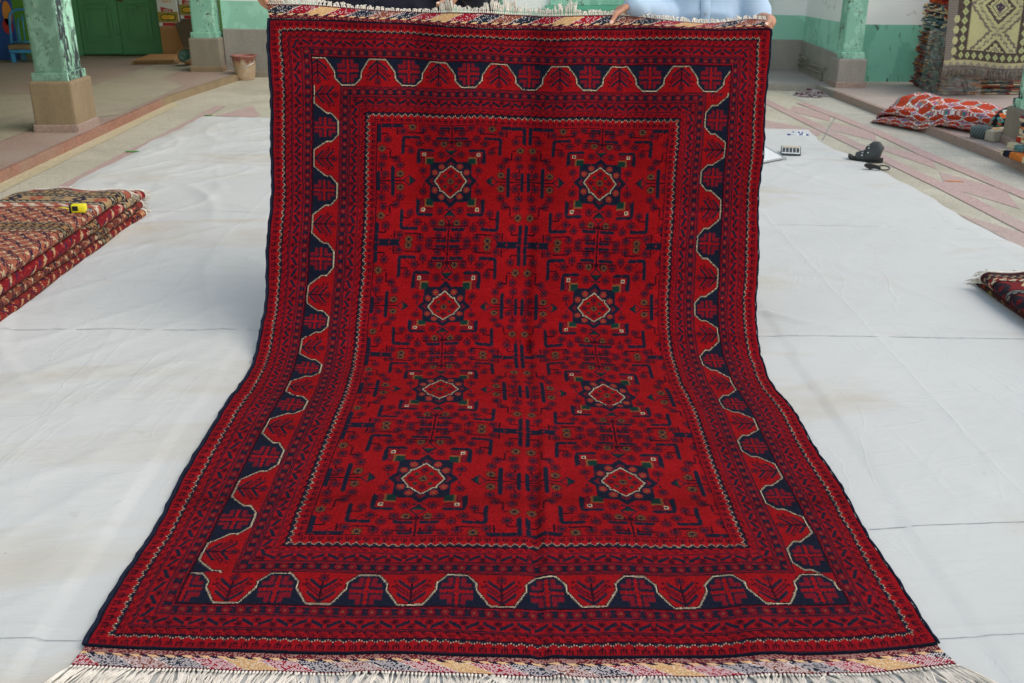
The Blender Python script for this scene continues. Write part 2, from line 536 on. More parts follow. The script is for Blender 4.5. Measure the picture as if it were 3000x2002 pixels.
# ================================================================== rug design
RW, RH = 640, 912
PAL = np.array([s2l(*c) for c in [
    (150, 18, 24),    # 0 red
    (25, 30, 47),     # 1 navy
    (44, 14, 28),     # 2 purple outline, darkened for the pile's self-shadowing
    (120, 22, 36),    # 3 crimson
    (124, 78, 48),    # 4 gold
    (198, 176, 148),  # 5 white
    (22, 52, 46),     # 6 green
    (150, 46, 42),    # 7 orange red
    (20, 24, 38),     # 8 selvedge, also darkened for pile self-shadowing
    (116, 24, 38),     # 9 flower petal
    (150, 18, 27),    # 10 border red
]])


def seg_dist(t, h, pts):
    d = np.full(t.shape, 1e9); k = np.zeros(t.shape, int)
    for i, ((x0, y0), (x1, y1)) in enumerate(zip(pts, pts[1:])):
        L2 = (x1 - x0) ** 2 + (y1 - y0) ** 2
        q = np.clip(((t - x0) * (x1 - x0) + (h - y0) * (y1 - y0)) / L2, 0, 1)
        dd = np.hypot(t - x0 - q * (x1 - x0), h - y0 - q * (y1 - y0))
        m = dd < d
        d[m] = dd[m]; k[m] = i
    return d, k


def flower_idx(dx, dy, r, petal=9, n=8, line=2, core=1):
    """-1 outside"""
    rr = np.hypot(dx, dy); an = np.arctan2(dy, dx)
    R = r * (0.84 + 0.16 * np.cos(n * an))
    out = np.full(rr.shape, -1)
    out[rr < R + 0.35] = line
    out[(rr < R - 0.75) & (np.cos(n * an) > -0.55)] = petal
    out[rr < r * 0.34] = core
    return out


def put(c, val):
    m = val >= 0
    c[m] = val[m]


def main_border(c, t, h, mask, P, ph):
    """meandering octagon border: navy panels with cross figures, red panels with chevron trees"""
    s = (t - ph + P / 2) % P - P / 2
    a = np.abs(s)
    q = P / 78.0
    pts = [(0, 30.6), (8.5 * q, 30.6), (17.2 * q, 22.5), (17.4 * q, 16), (28.5 * q, 1.2), (39 * q, 1.2)]
    hl = np.interp(a, [p[0] for p in pts], [p[1] for p in pts])
    d, k = seg_dist(a, h, pts)
    o = np.where(h < hl, 1, 0)
    # cross
    hh = h - 14.3
    sg = h < hl - 1.2
    L = ((a >= 3.6) & (a < 7.6) & (hh > -13) & (hh < -3.4)) | ((a >= 3.6) & (a < 13.4) & (hh > -7.6) & (hh < -3.4)) \
        | ((a >= 3.6) & (a < 12.6) & (hh > 4) & (hh < 7.8)) | ((a >= 3.6) & (a < 7.4) & (hh > 4) & (hh < 13))
    o[L & sg] = 3
    Li = ((a >= 4.6) & (a < 6.6) & (hh > -12) & (hh < -4.4)) | ((a >= 4.6) & (a < 12.4) & (hh > -6.6) & (hh < -4.4)) \
        | ((a >= 4.6) & (a < 11.6) & (hh > 5) & (hh < 6.8)) | ((a >= 4.6) & (a < 6.4) & (hh > 5) & (hh < 12))
    chain = (a < 0.7 + 1.3 * np.abs(np.sin(hh * 0.75))) & (np.abs(hh) < 13.5)
    chain |= (np.abs(hh) < 0.6 + 1.3 * np.abs(np.sin(a * 0.85))) & (a < 13.5) & (a > 2)
    o[chain & sg] = 0
    # tree
    b = P / 2 - a
    rg = h > hl + 1.0
    o[(np.abs(h - (3.4 + b * 0.80)) < 1.7) & (b < 12) & rg] = 1
    cr = (np.abs(h - (9.4 + b * 0.80)) < 2.4) & (b < 13.5) & rg
    o[cr] = 2
    o[(np.abs(h - (9.4 + b * 0.80)) < 1.2) & (b < 12.5) & (b > 1) & rg] = 3
    o[(np.abs(h - (16.0 + b * 0.80)) < 1.8) & (b < 11.5) & rg] = 1
    o[(b < 0.8) & (h > 3) & (h < 24) & rg] = 2
    o[(np.hypot(b - 15.4, h - 19.5) < 1.2) & rg] = 2
    o[(np.hypot(b - 14.2, h - 24.5) < 1.2) & rg] = 2
    fl = flower_idx(b, h - 26.3, 4.6, 9)
    m = (fl >= 0) & rg
    o[m] = fl[m]
    # white line
    o[(d < 1.5) & (h > hl)] = 2
    diag = (k == 1) | (k == 3)
    dot = ((np.floor(a) + 0 * h) % 2 < 1)
    o[(d < 0.54) & ~diag] = 5
    o[(d < 0.42) & diag] = 5
    c[mask] = o[mask]


def band(c, d, t):
    """the narrow guard stripes, from the outer edge inwards (d in knots)"""
    def line(a, b, k): c[(d >= a) & (d < b)] = k

    def trident(a, b, flip):
        tp = (t % 8.2) - 4.1
        x = np.abs(tp)
        q = (d - a) / (b - a)
        if flip: q = 1 - q
        m = (d >= a) & (d < b)
        c[m] = 0
        c[m & (x < 0.6) & (q > 0.15)] = 2
        c[m & (np.abs(x - 2.2) < 0.6) & (q > 0.12) & (q < 0.62)] = 2
        c[m & (x < 2.6) & (q > 0.55) & (q < 0.72)] = 2

    def zig(a, b, flip):
        tp = np.abs((t % 8.2) - 4.1) / 4.1
        if flip: zz = b - 0.8 - (b - a - 1.6) * tp
        else: zz = a + 0.8 + (b - a - 1.6) * tp
        m = (d >= a) & (d < b)
        c[m] = np.where((d > zz) if not flip else (d < zz), 1, 0)[m]
        w = m & (np.abs(d - zz) < 0.55)
        c[w] = 1
        c[w & (np.floor(t) % 2 < 1)] = 5

    def dbl(a, b):
        line(a, b, 2)
        q = (d - a) / (b - a)
        m = (d >= a) & (d < b) & ((q < 0.26) | (q > 0.74))
        c[m] = 8
        c[(d >= a) & (d < b) & (np.abs(q - 0.5) < 0.2)] = 9

    def scroll(a, b):
        bm_ = ["...####..", "..#....#.", ".#.####..", "#.#......", "##......#"]
        m = (d >= a) & (d < b)
        c[m] = 0
        rr = np.clip(((d - a) / (b - a) * 5).astype(int), 0, 4)
        cc = (np.floor(t) % 9).astype(int)
        arr = np.array([[ch == "#" for ch in r] for r in bm_])
        hit = arr[rr, cc]
        c[m & hit] = 2

    def vine(a, b):
        m = (d >= a) & (d < b)
        c[m] = 0
        P = 27.0
        ph = (t % P) / P
        tri = np.abs(2 * ph - 1)
        w = b - a
        dl = a + 1.6 + (w - 3.2) * tri
        c[m & (np.abs(d - dl) < 1.9) & (tri > 0.10) & (tri < 0.90)] = 1
        for p0, off in ((0.0, 0.29), (0.5, 0.71)):
            tx = ((t / P - p0 + 0.5) % 1 - 0.5) * P
            f = flower_idx(tx, (d - a - w * off) * 1.05, w * 0.29, 3, 6)
            k = m & (f >= 0)
            c[k] = f[k]
            k2 = m & (np.hypot(tx, d - a - w * off) < w * 0.12)
            c[k2] = 2

    def guard(a, b):
        m = (d >= a) & (d < b)
        c[m] = 0
        P = 11.6; w = b - a; mid = (a + b) / 2
        tp = ((t + P / 2) % P) - P / 2
        hx = np.maximum(np.abs(d - mid), np.abs(tp) * 0.8 + np.abs(d - mid) * 0.45)
        c[m & (hx < w * 0.43)] = 2
        c[m & (hx < w * 0.34)] = 3
        c[m & (hx < w * 0.16)] = 9
        c[m & (hx < w * 0.09)] = 4
        tq = (t % P) - P / 2
        c[m & (np.abs(tq) < 0.9 + np.abs(d - mid) * 0.55) & (np.abs(d - mid) < w * 0.40)] = 1

    line(0, 2.6, 8)
    trident(2.6, 11.6, False); zig(11.6, 16.2, False)
    line(16.2, 17.4, 2)
    scroll(17.9, 23.4); dbl(23.4, 26.4); vine(26.4, 37.4); dbl(37.4, 39.8); guard(39.8, 48.8); line(48.8, 51, 2)
    dbl(83, 85.6); guard(85.6, 94.8); dbl(94.8, 97.4); vine(97.4, 107.4); dbl(107.4, 109.8); scroll(110.2, 115.6)
    line(115.6, 117.2, 2); zig(117.2, 122.6, True); trident(122.6, 130.6, True); line(130.8, 131.8, 2)
    for q in (17.6, 26.8, 37.0, 110.0):
        m = (d >= q - 0.3) & (d < q + 0.3)
        c[m] = 0


def tile(Wt, Ht):
    """one medallion tile, mirrored about both axes"""
    y, x = (np.mgrid[0:Ht * 2, 0:Wt * 2] + 0.5) / 2
    dx = np.abs(x - Wt / 2); dy = np.abs(y - Ht / 2)
    sx = x - Wt / 2; sy = y - Ht / 2
    c = np.zeros((Ht * 2, Wt * 2), int)

    def rect(x0, x1, y0, y1, k): c[(dx >= x0) & (dx < x1) & (dy >= y0) & (dy < y1)] = k

    def flow(fx, fy, r, petal=9, **kw): put(c, flower_idx(dx - fx, dy - fy, r * 1.10, petal, **kw))

    def hline(x0, x1, yy): rect(x0, x1, yy - 0.9, yy + 0.9, 2)

    def vline(xx, y0, y1): rect(xx - 0.9, xx + 0.9, y0, y1, 2)

    def bar_h(x0, x1, yy, th=3.2, per=11.0):      # scalloped navy bar
        th = th * 1.38
        u = ((dx - x0) % per) / per
        t2 = th / 2 * (0.75 + 0.25 * np.sin(u * np.pi) ** 0.4) * np.where(np.abs(u - 0.0) < 0.06, 0.55, 1)
        m = (dx >= x0 + np.maximum(0, (dy - yy))) & (dx < x1 - np.maximum(0, dy - yy)) & (np.abs(dy - yy) < t2)
        c[m] = 1

    def bar_v(xx, y0, y1, th=3.4, per=17.0):
        th = th * 1.38
        u = ((dy - y0) % per) / per
        t2 = th / 2 * np.where(u < 0.06, 0.55, 1)
        m = (dy >= y0 - (dx - xx) * 0.7) & (dy < y1 - np.abs(dx - xx) * 0.9) & (np.abs(dx - xx) < t2)
        c[m] = 1

    # stems first
    vline(0, 50, 82); hline(76, 98, 0)
    hline(57, 93, 0)
    # square with star
    rect(0, 27.5, 0, 28, 1)
    c[(dx * 0.95 + dy < 36) & (dx < 8)] = 1
    c[(dx + dy * 0.95 < 35) & (dy < 8)] = 1
    for fx, fy in ((12.0, 20.8), (21.0, 12.2)):
        put(c, flower_idx(dx - fx, dy - fy, 4.3, 7, n=8, line=7, core=4))
        c[np.hypot(dx - fx, dy - fy) < 1.0] = 4
    # chevron insets
    c[(np.abs(dx * 0.95 + dy - 27.5) < 1.0) & (dx < 4.5) & (dy > 21)] = 3
    c[(np.abs(dy * 0.95 + dx - 27) < 1.0) & (dy < 4.5) & (dx > 21)] = 3
    c[(np.hypot(dx, dy - 24.6) < 1.1) | (np.hypot(dx - 24.2, dy) < 1.1)] = 3
    # leaves off the tips
    c[(np.hypot((dx - 4.2) / 2.4, (dy - 37.2) / 1.1) < 1)] = 1
    c[(np.hypot((dx - 35.4) / 1.1, (dy - 5.6) / 2.4) < 1)] = 1
    # white diamond
    pts = [(0, 22.6), (11, 13), (13.8, 13), (13.8, 10.4), (21, 0)]
    inside = dy < np.interp(dx, [0, 11, 11.01, 13.8, 13.81, 21], [22.6, 13, 13, 13, 10.4, 0], right=-1)
    c[inside] = 0
    d, k = seg_dist(dx, dy, pts)
    c[(d < 1.5) & inside] = 2
    c[(d < 0.55)] = 5
    flow(0, 0, 4.9, 4)
    flow(0, 12.6, 3.6, 9); flow(12, 0, 3.6, 9)
    c[(np.abs(dx - 7) + np.abs(dy - 7) < 3.2) & (dx + dy > 12.4)] = 6
    c[(dx < 0.6) & (dy > 5) & (dy < 9)] = 2
    c[(dy < 0.6) & (dx > 5) & (dx < 8)] = 2
    # green rhombs above/below and at the sides
    for ax, ay, r in ((0, 45.5, 8.2), (54.5, 0, 8.2)):
        m = np.abs(dx - ax) + np.abs(dy - ay) * (0.95 if ax == 0 else 1.05)
        c[m < r] = 1
        c[m < r - 2.0] = 0
        inner = (dy < ay) if ax == 0 else (dx < ax)
        c[(m < r - 0.8) & inner] = 1
        c[(m < r - 3.2) & inner & (((dy > ay - 4.2) if ax == 0 else (dx > ax - 4.2)))] = 6
    flow(13.2, 39, 5.2); flow(36.5, 14.5, 5.0)
    # corner bird figure in its bracket
    bar_v(43, 24.5, 44.5); bar_h(22, 44.5, 44.6, 3.2, 11.5)
    c[(np.hypot((dx - 28.2) / 5.4, (dy - 38.8) / 2.7) < 1)] = 2
    c[(np.hypot((dx - 28.2) / 4.6, (dy - 38.8) / 2.0) < 1)] = 3
    c[(np.hypot((dx - 37.6) / 2.9, (dy - 29.5) / 5.6) < 1)] = 2
    c[(np.hypot((dx - 37.6) / 2.2, (dy - 29.5) / 4.8) < 1)] = 3
    rect(22.5, 33.5, 32.7, 34.6, 4); rect(32, 34, 24, 34.6, 4)
    c[(dx > 22.5) & (dx < 31.8) & (dy > 24) & (dy < 32.5) & (dx + dy > 49.5)] = 6
    rect(33.6, 38.2, 35.8, 40.4, 5); rect(34.6, 37.2, 36.8, 39.4, 1)
    # side bars and their flowers
    bar_v(75.5, -1, 21.5, 3.6, 22); bar_v(93.8, -1, 14.5, 3.4, 15)
    flow(66, 22, 5.2); flow(66, 9.4, 5.2, 4); flow(85, 9.4, 5.4)
    vline(65, 4, 5); hline(65, 73, 4.2); hline(85, 92, 3.6)
    vline(90, 13.5, 18); flow(90, 22.5, 5.2)
    flow(87.5, 34.5, 5.2); flow(71.2, 31.5, 5.0); vline(79, 33, 44); hline(71, 79.4, 33)
    flow(90, 46.6, 5.2, 4); hline(79, 84, 46.2)
    flow(83, 59.5, 5.4); vline(83, 64, 68); hline(83, 93, 68)
    # second bracket
    bar_v(63.4, 38, 63); bar_h(41, 65, 62.8, 3.2, 11.5)
    flow(52.6, 42.6, 4.9); vline(52.6, 46, 49.5); hline(52.6, 62, 49.5)
    flow(43, 54.5, 5.2); flow(32, 62.2, 5.0); hline(36, 39, 54.5); vline(32, 55, 58)
    c[(np.abs((dx - 47) * 0.9 - (dy - 52)) < 0.7) & (dx > 50) & (dx < 60) & (np.floor(dy) % 3 < 2)] = 2
    c[(np.abs((dx - 66) * 0.75 - (dy - 66)) < 0.7) & (dx > 67) & (dx < 84) & (np.floor(dy) % 3 < 2)] = 2
    # bars on the axis
    bar_h(2, 21.5, 62.8, 3.2, 10); bar_h(1.5, 16.5, 77.6, 3.0, 7.5)
    flow(10, 54.6, 4.8, 4); flow(21, 54.6, 5.0); hline(1.5, 26, 58.8); vline(5, 54, 59); vline(2, 55, 59)
    flow(13, 70.6, 5.0); hline(4, 24, 74.0); vline(4, 70, 76); flow(25, 77.8, 5.2); flow(37.5, 74.2, 5.4)
    hline(37, 58, 69.4); vline(37.4, 69, 72)
    flow(52, 77, 5.2, 4); flow(64, 71.4, 5.0); vline(71, 66, 76)
    # cross at the tile corner
    bar_v(94.2, 55, 80.5, 3.6, 14); bar_h(63, 96, 78.6, 3.4, 14)
    c[(dx > 92) & (dx < 96.4) & (dy > 77) & (dy < 80.3)] = 1
    return c


def rug_canvas():
    v, u = (np.mgrid[0:RH * 2, 0:RW * 2] + 0.5) / 2
    du = np.minimum(u * 132 / 138.0, (RW - u) * 132 / 126.0); dv = np.minimum(v, RH - v)
    d = np.minimum(du, dv)
    horiz = dv <= du
    tt = np.where(horiz, u - RW / 2, v - RH / 2) + 8.2 * 500
    c = np.zeros((RH * 2, RW * 2), int)
    band(c, d, tt)
    c[(c == 0) & (d < 131)] = 10
    c[(dv < 1.6)] = 8
    c[(u > RW - 2.7) & (u < RW - 1.2) & (dv > 3)] = 10
    # main border, the short ends run through the corners
    top = (v >= 51) & (v < 83) & (du >= 51)
    bot = (v >= RH - 83) & (v < RH - 51) & (du >= 51)
    lef = (u < RW / 2) & (du >= 51) & (du < 83) & (v >= 83) & (v < RH - 83)
    rig = (u > RW / 2) & (du >= 51) & (du < 83) & (v >= 83) & (v < RH - 83)
    main_border(c, u - 320, v - 51, top, 78.0, 12.0)
    main_border(c, u - 320, RH - 51 - v, bot, 74.0, 31.0)
    main_border(c, v, du - 51, lef, 88.6, 138.0)
    main_border(c, v, du - 51, rig, 86.0, 118.0)
    # field
    T = tile(196, 162)
    F = np.zeros_like(c); F[264:264 + 1296, 272:272 + 784] = np.tile(T, (4, 2))
    inn = (d >= 132)
    c[inn] = F[inn]
    # the weaver's hand: rows and columns drift a little
    def drift(n, step, amp):
        k = RNG.normal(0, amp, n // step + 3)
        return np.interp(np.arange(n), np.arange(len(k)) * step, k)
    wy = drift(RW * 2, 90, 1.6)[None, :]
    wx = drift(RH * 2, 60, 1.4)[:, None]
    jy = np.repeat(np.repeat(RNG.normal(0, 0.16, (RH, RW)), 2, 0), 2, 1)
    jx = np.repeat(np.repeat(RNG.normal(0, 0.16, (RH, RW)), 2, 0), 2, 1)
    yi = np.clip(np.round(2 * v - 0.5 + wy + jy), 0, RH * 2 - 1).astype(int)
    xi = np.clip(np.round(2 * u - 0.5 + wx + jx), 0, RW * 2 - 1).astype(int)
    edge = (d < 3)
    yi[edge] = (2 * v - 0.5).astype(int)[edge]; xi[edge] = (2 * u - 0.5).astype(int)[edge]
    col = PAL[c[yi, xi]].reshape(RH, 2, RW, 2, 3).mean((1, 3))
    # dye lots (abrash) and knot-to-knot variation
    ab = 1 + drift(RH, 14, 0.055)[:, None, None] + RNG.normal(0, 0.03, (RH, 1, 1))
    col = col * ab * (1 + RNG.normal(0, 0.12, (RH, RW, 1)))
    return np.clip(col, 0, 1)


def kilim_end(nr, white, ph):
    """flat-woven end: plain stripe, stitched line, slanting blocks; rows counted outwards from the pile"""
    v, u = np.mgrid[0:nr, 0:RW] + 0.5
    seq = np.array([s2l(*q) for q in [(40, 48, 62), (134, 76, 60), (38, 46, 56), (158, 30, 46), (212, 166, 118), (158, 30, 46)]])
    q = (u + ph - (v - 8) * 1.3) / 26.0
    idx = np.floor(q).astype(int) % 6
    col = seq[idx]
    wv = ((np.floor(u) + np.floor(v)) % 2 < 1)
    sp = RNG.random((nr, RW))
    lens = idx == 4
    m = wv & (sp < white) & ~lens
    col[m] = s2l(232, 216, 218)
    m = wv & (sp < white * 0.4) & lens
    col[m] = s2l(236, 214, 186)
    bd = (np.abs(q - np.round(q)) < 0.04) & (sp < 0.6)
    col[bd] = s2l(220, 200, 190)
    st = v < 6
    col[st] = s2l(104, 26, 38)
    col[st & (sp < white * 0.8) & wv] = s2l(190, 150, 140)
    stitch = (v >= 6) & (v < 8.6)
    col[stitch] = s2l(30, 26, 48)
    k = stitch & ((u - v * 1.5) % 13 < 7)
    col[k] = s2l(228, 184, 136)
    lo = v > nr - 2.2
    col[lo] = s2l(96, 18, 34)
    return np.clip(col * (1 + RNG.normal(0, 0.12, (nr, RW, 1))), 0, 1)

# ================================================================== the rug itself, held up by two men
def pchip(xk, Y, x):
    """shape preserving cubic through rows Y (n, ...) at xk, evaluated at x"""
    xk = np.asarray(xk, float); Y = np.asarray(Y, float); x = np.asarray(x, float)
    h = np.diff(xk); sh = (-1,) + (1,) * (Y.ndim - 1)
    dl = np.diff(Y, axis=0) / h.reshape(sh)
    m = np.zeros_like(Y)
    w1 = (2 * h[1:] + h[:-1]).reshape(sh); w2 = (h[1:] + 2 * h[:-1]).reshape(sh)
    a, b = dl[:-1], dl[1:]
    ok = a * b > 0
    with np.errstate(divide="ignore", invalid="ignore"):
        hm = (w1 + w2) / (w1 / a + w2 / b)
    m[1:-1] = np.where(ok, hm, 0)
    m[0], m[-1] = dl[0], dl[-1]
    i = np.clip(np.searchsorted(xk, x, side="right") - 1, 0, len(xk) - 2)
    hh = h[i].reshape(sh); t = ((x - xk[i]) / h[i]).reshape(sh)
    return ((2 * t ** 3 - 3 * t ** 2 + 1) * Y[i] + (t ** 3 - 2 * t ** 2 + t) * hh * m[i]
            + (-2 * t ** 3 + 3 * t ** 2) * Y[i + 1] + (t ** 3 - t ** 2) * hh * m[i + 1])


TH = 0.012   # thickness of the rug where it lies on the sheet
ROWS = [  # row, left edge, right edge (where the photo shows them), distance along the lens axis (None: lies on the ground)
    (0, 791, 54, 2257, 84, 4.030),
    (51, 794, 165, 2250, 198, 4.052),
    (83, 795, 249, 2246, 277, 4.066),
    (132, 796, 359, 2240, 388, 4.090),
    (213, 797, 528, 2226, 541, 4.122),
    (294, 790, 708, 2217, 728, 4.128),
    (375, 778, 894, 2213, 909, 4.106),
    (420, 766, 966, 2217, 985, 4.060),
    (456, 752, 1034, 2231, 1054, 3.985),
    (498, 733, 1082, 2260, 1116, None),
    (537, 707, 1126, 2299, 1174, None),
    (618, 639, 1236, 2368, 1288, None),
    (699, 542, 1400, 2451, 1422, None),
    (780, 439, 1567, 2547, 1577, None),
    (829, 378, 1675, 2611, 1682, None),
    (861, 324, 1766, 2664, 1768, None),
    (912, 248, 1899, 2746, 1896, None),
    (940, 212, 1953, 2797, 1951, None),
]
UC = np.linspace(0, 1, 41)


def sag(row):
    top = np.interp(UC, [0, .08, .16, .24, .347, .43, .484, .55, .62, .69, .756, .83, .893, .95, 1],
                    [0, 0, 2, 5, 11, 16, 17, 15, 12, 9, 6, 4, 5, 2, 0])
    bot = np.interp(UC, [0, .1, .25, .4, .55, .68, .8, .9, 1], [0, 10, 17, 21, 31, 27, 29, 21, 0])
    if row < 90: return top * max(0.0, 1 - row / 100.0)
    if row >= 780: return bot * ((row - 760) / 152.0) ** 1.5 if row <= 912 else bot
    return 0 * UC


CTRL = []
for (r, xl, yl, xr, yr, dd) in ROWS:
    sg = sag(r)
    L = []
    for k, u in enumerate(UC):
        px, py = xl + (xr - xl) * u, yl + (yr - yl) * u + sg[k]
        L.append(G(px, py, TH) if dd is None else atD(px, py, dd))
    CTRL.append(L)
CTRL = np.array(CTRL)
RK = [q[0] for q in ROWS]


def rug_points(rows, us):
    """surface of the rug for arrays of rows and of u in 0..1"""
    A = pchip(RK, CTRL, rows)                       # (nr, 41, 3)
    B = np.swapaxes(pchip(UC, np.swapaxes(A, 0, 1), us), 0, 1)
    R = np.asarray(rows)[:, None]; U = np.asarray(us)[None, :]
    g = lambda c, w: np.exp(-((U - c) / w) ** 2)
    up = np.clip(1 - R / 520.0, 0, 1) ** 0.7        # hanging part
    top = np.clip(1 - R / 330.0, 0, 1)
    w = 0.016 * top * g(.20, .045) - 0.020 * top * g(.285, .035) + 0.015 * top * g(.40, .05)
    w = w - 0.020 * up * g(.52, .028) + 0.014 * up * g(.60, .04) - 0.012 * top * g(.73, .03) + 0.010 * top * g(.82, .04)
    w = w - 0.010 * np.clip(1 - np.abs(R - 250) / 200, 0, 1) * g(.30 + .0, .04) + 0.008 * np.clip(1 - np.abs(R - 300) / 230, 0, 1) * g(.42, .06)
    w = w + 0.006 * up * np.sin(U * 23 + R * 0.012) + 0.003 * np.sin(U * 9 + R * 0.03) * (R < 560)
    crease = np.clip((R - 120) / 160, 0, 1) * (0.6 + 0.4 * np.sin(R * 0.02))
    w = w - 0.0035 * crease * 2.2 * g(.535 + 0.00 * R, .008) + 0.004 * crease * g(.552, .012) - 0.0018 * crease * g(.80, .006)
    w = w * 2.0
    fl = np.clip((R - 520) / 80, 0, 1)
    w = w + fl * (0.0022 * np.sin(U * 17 + R * 0.013) + 0.0022 * np.cos(U * 6 - R * 0.021) + 0.010 * g(.80, .03) * np.clip((R - 770) / 110, 0, 1)
                  + 0.006 * g(.36, .05) * np.clip((R - 800) / 110, 0, 1) + 0.0022)
    rim = (np.abs(U - .5) * 2) ** 14
    B[..., 0] += rim * np.sign(U - .5) * (0.0035 * np.sin(R * .047) + 0.0035 * np.sin(R * .021 + 1) + 0.0012 * np.sin(R * .19))
    w = w + rim * fl * (0.004 + 0.004 * np.sin(R * .03 + U * 5))
    # direction: towards the lens on the hanging part, up on the floor
    ny = -np.clip(1 - R / 520.0, 0, 1) ** 0.4
    nz = np.sqrt(np.clip(1 - ny ** 2, 0.04, 1))
    B[..., 1] += w * ny * np.ones_like(U)
    B[..., 2] += w * np.where(R > 430, nz, 0.2 * nz) * np.ones_like(U)
    B[..., 2] = np.where((R > 430), np.maximum(B[..., 2], 0.0085), B[..., 2])
    return B


rug = empty("rug", (0, 0, 0), "large crimson and navy patterned rug held upright at one end by two men", "rug")
rows = np.arange(RH + 1, dtype=float)
us = np.linspace(0, 1, RW + 1)
P = rug_points(rows, us)
PILE_P = P.copy()
P[..., 2] += RNG.normal(0, .00045, P.shape[:2]) + RNG.normal(0, .00028, (RH + 1, 1))
P[..., 1] += RNG.normal(0, .00045, P.shape[:2])
pile = obj_me("pile", grid_me("pile", P, rug_canvas()), M["pile"], rug)
so = pile.modifiers.new("thickness", "SOLIDIFY")
so.thickness = 0.007; so.offset = -1.0

# overcast side cords
for su in (0, 1):
    bm = bmesh.new()
    edge = rug_points(np.linspace(0, RH, 150), np.array([0.0, 1.0]))[:, su]
    k = -1 if su == 0 else 1
    pts = [(p[0] + k * 0.003 + 0.0012 * math.sin(i * 1.7), p[1] + 0.002, p[2]) for i, p in enumerate(edge)]
    tube(bm, pts, [(0.0052 if su == 0 else 0.0030) + 0.0008 * math.sin(i * 2.3) for i in range(len(pts))], 8)
    obj_bm("side_cord", bm, M["navy_wrap"], rug, True)

# woven ends ------------------------------------------------------
NK = 26
bot_rows = np.linspace(RH, 940, NK + 1)
PB = rug_points(bot_rows, us)
PB[..., 2] = np.maximum(PB[..., 2] - 0.004, 0.0075)
PB[..., 2] += 0.0015 * np.sin(us * 60)[None, :] * np.linspace(0, 1, NK + 1)[:, None]
ke = obj_me("woven_end", grid_me("woven_end", PB, kilim_end(NK, 0.75, 0)), M["kilim"], rug)
m_ = ke.modifiers.new("thickness", "SOLIDIFY"); m_.thickness = 0.003

vis = np.interp(us, [0, .07, .17, .24, .33, .36, .43, .48, .55, .62, .69, .76, .8, .86, .91, .96, 1],
                [38, 40, 33, 30, 32, 37, 42, 38, 33, 36, 36, 26, 19, 12, 16, 26, 20])
vis = np.convolve(np.pad(vis, 12, mode="edge"), np.ones(25) / 25, "valid")
KH = 0.058
up_h = np.minimum(vis / 735.0, KH * 0.97)
back = np.sqrt(KH ** 2 - up_h ** 2)
q = np.linspace(0, 1, NK + 1)[:, None]
PT = np.repeat(PILE_P[0][None], NK + 1, 0).copy()
PT[..., 2] += up_h * q ** 0.9
PT[..., 1] += back * q ** 1.25 + 0.002
PT[..., 0] += np.interp(us, [0, .03, .97, 1], [-0.012, 0, 0, -0.004]) * q
ke2 = obj_me("woven_end", grid_me("woven_end", PT[::1], kilim_end(NK, 0.22, 60)), M["kilim"], rug)
m_ = ke2.modifiers.new("thickness", "SOLIDIFY"); m_.thickness = 0.003; m_.offset = 1


def fringe(name, base, dirs, lens, mat, parent, nstr=4, r=0.0013, sag_=0.0, floor=None, spread=0.010, seg=5):
    bm = bmesh.new()
    for b, d, ln in zip(base, dirs, lens):
        b = Vector(b); d = Vector(d).normalized()
        side = Vector((1, 0, 0))
        knot = b + d * 0.008
        tube(bm, [b, b + d * 0.004, knot], [r * 1.7, r * 2.0, r * 1.5], 5)
        for s in range(nstr):
            a = random.uniform(-1, 1)
            tip = knot + d * ln * random.uniform(.75, 1.1) + side * spread * a * 2 + Vector((0, 0, random.uniform(-.3, 1) * spread * 0.4))
            bend = Vector((random.uniform(-1, 1), random.uniform(-1, 1), random.uniform(0, 1))) * spread * 0.7
            pts = []
            for k in range(seg):
                t = k / (seg - 1)
                p = knot.lerp(tip, t) + bend * math.sin(t * math.pi) + side * (spread * .5 * math.sin(t * 7 + a * 9) * t) + Vector((0, 0, -sag_ * t * t))
                if floor is not None: p.z = max(p.z * (1 - t) + (floor + 0.0015) * t if p.z > floor else p.z, floor + r + random.uniform(0, .003))
                pts.append(p)
            tube(bm, pts, [r, r, r * 0.95, r * 0.95, r * 0.9, r * 0.7][:seg - 1] + [r * .6], 4)
    return obj_bm(name, bm, mat, parent, True)


nb = 235
ub = np.linspace(0.002, 0.998, nb)
Eb = np.stack([np.interp(ub, us, PB[-1, :, k]) for k in range(3)], 1)
lean = np.interp(ub, [0, .05, .1, .3, .5, .8, .93, 1], [-0.5, -0.55, -0.15, -0.05, 0.0, 0.10, 0.35, 0.75])
lean = lean + 0.30 * np.sin(ub * 61) * np.sin(ub * 17) + RNG.normal(0, 0.22, nb)
# a few tassels have been swept across their neighbours
for c0 in (0.33, 0.47, 0.86):
    k = np.abs(ub - c0) < 0.012
    lean[k] += RNG.normal(0, 0.9, k.sum())
fringe("fringe", Eb, [(l, -1, 0.05) for l in lean], RNG.uniform(.06, .125, nb), M["cotton"], rug, 6, 0.0017, 0.0, 0.006, 0.0075, 6)
nt_ = 250
ut = np.linspace(0.003, 0.997, nt_)
Et = np.stack([np.interp(ut, us, PT[-1, :, k]) for k in range(3)], 1)
hgt = np.interp(ut, [0, .02, .05, .09, .12, .2, .25, .33, .345, .36, .375, .42, .43, .445, .46, .47, .485, .5, .52, .56, .59, .6, .62, .68, .7, .74, .76, .95, 1],
                [.05, .055, .05, .03, .016, .012, .008, .012, .045, .05, .02, .014, .03, .05, .03, .05, .055, .04, .03, .02, .05, .045, .02, .012, .015, .02, .016, .012, .012])
upz = np.interp(ut, [0, .06, .1, .3, .34, .37, .4, .43, .5, .52, .58, .6, .63, .7, 1], [.9, .8, .5, .4, 1.6, 1.5, .7, 1.2, 1.2, .8, 1.2, 1.2, .6, .5, .4])
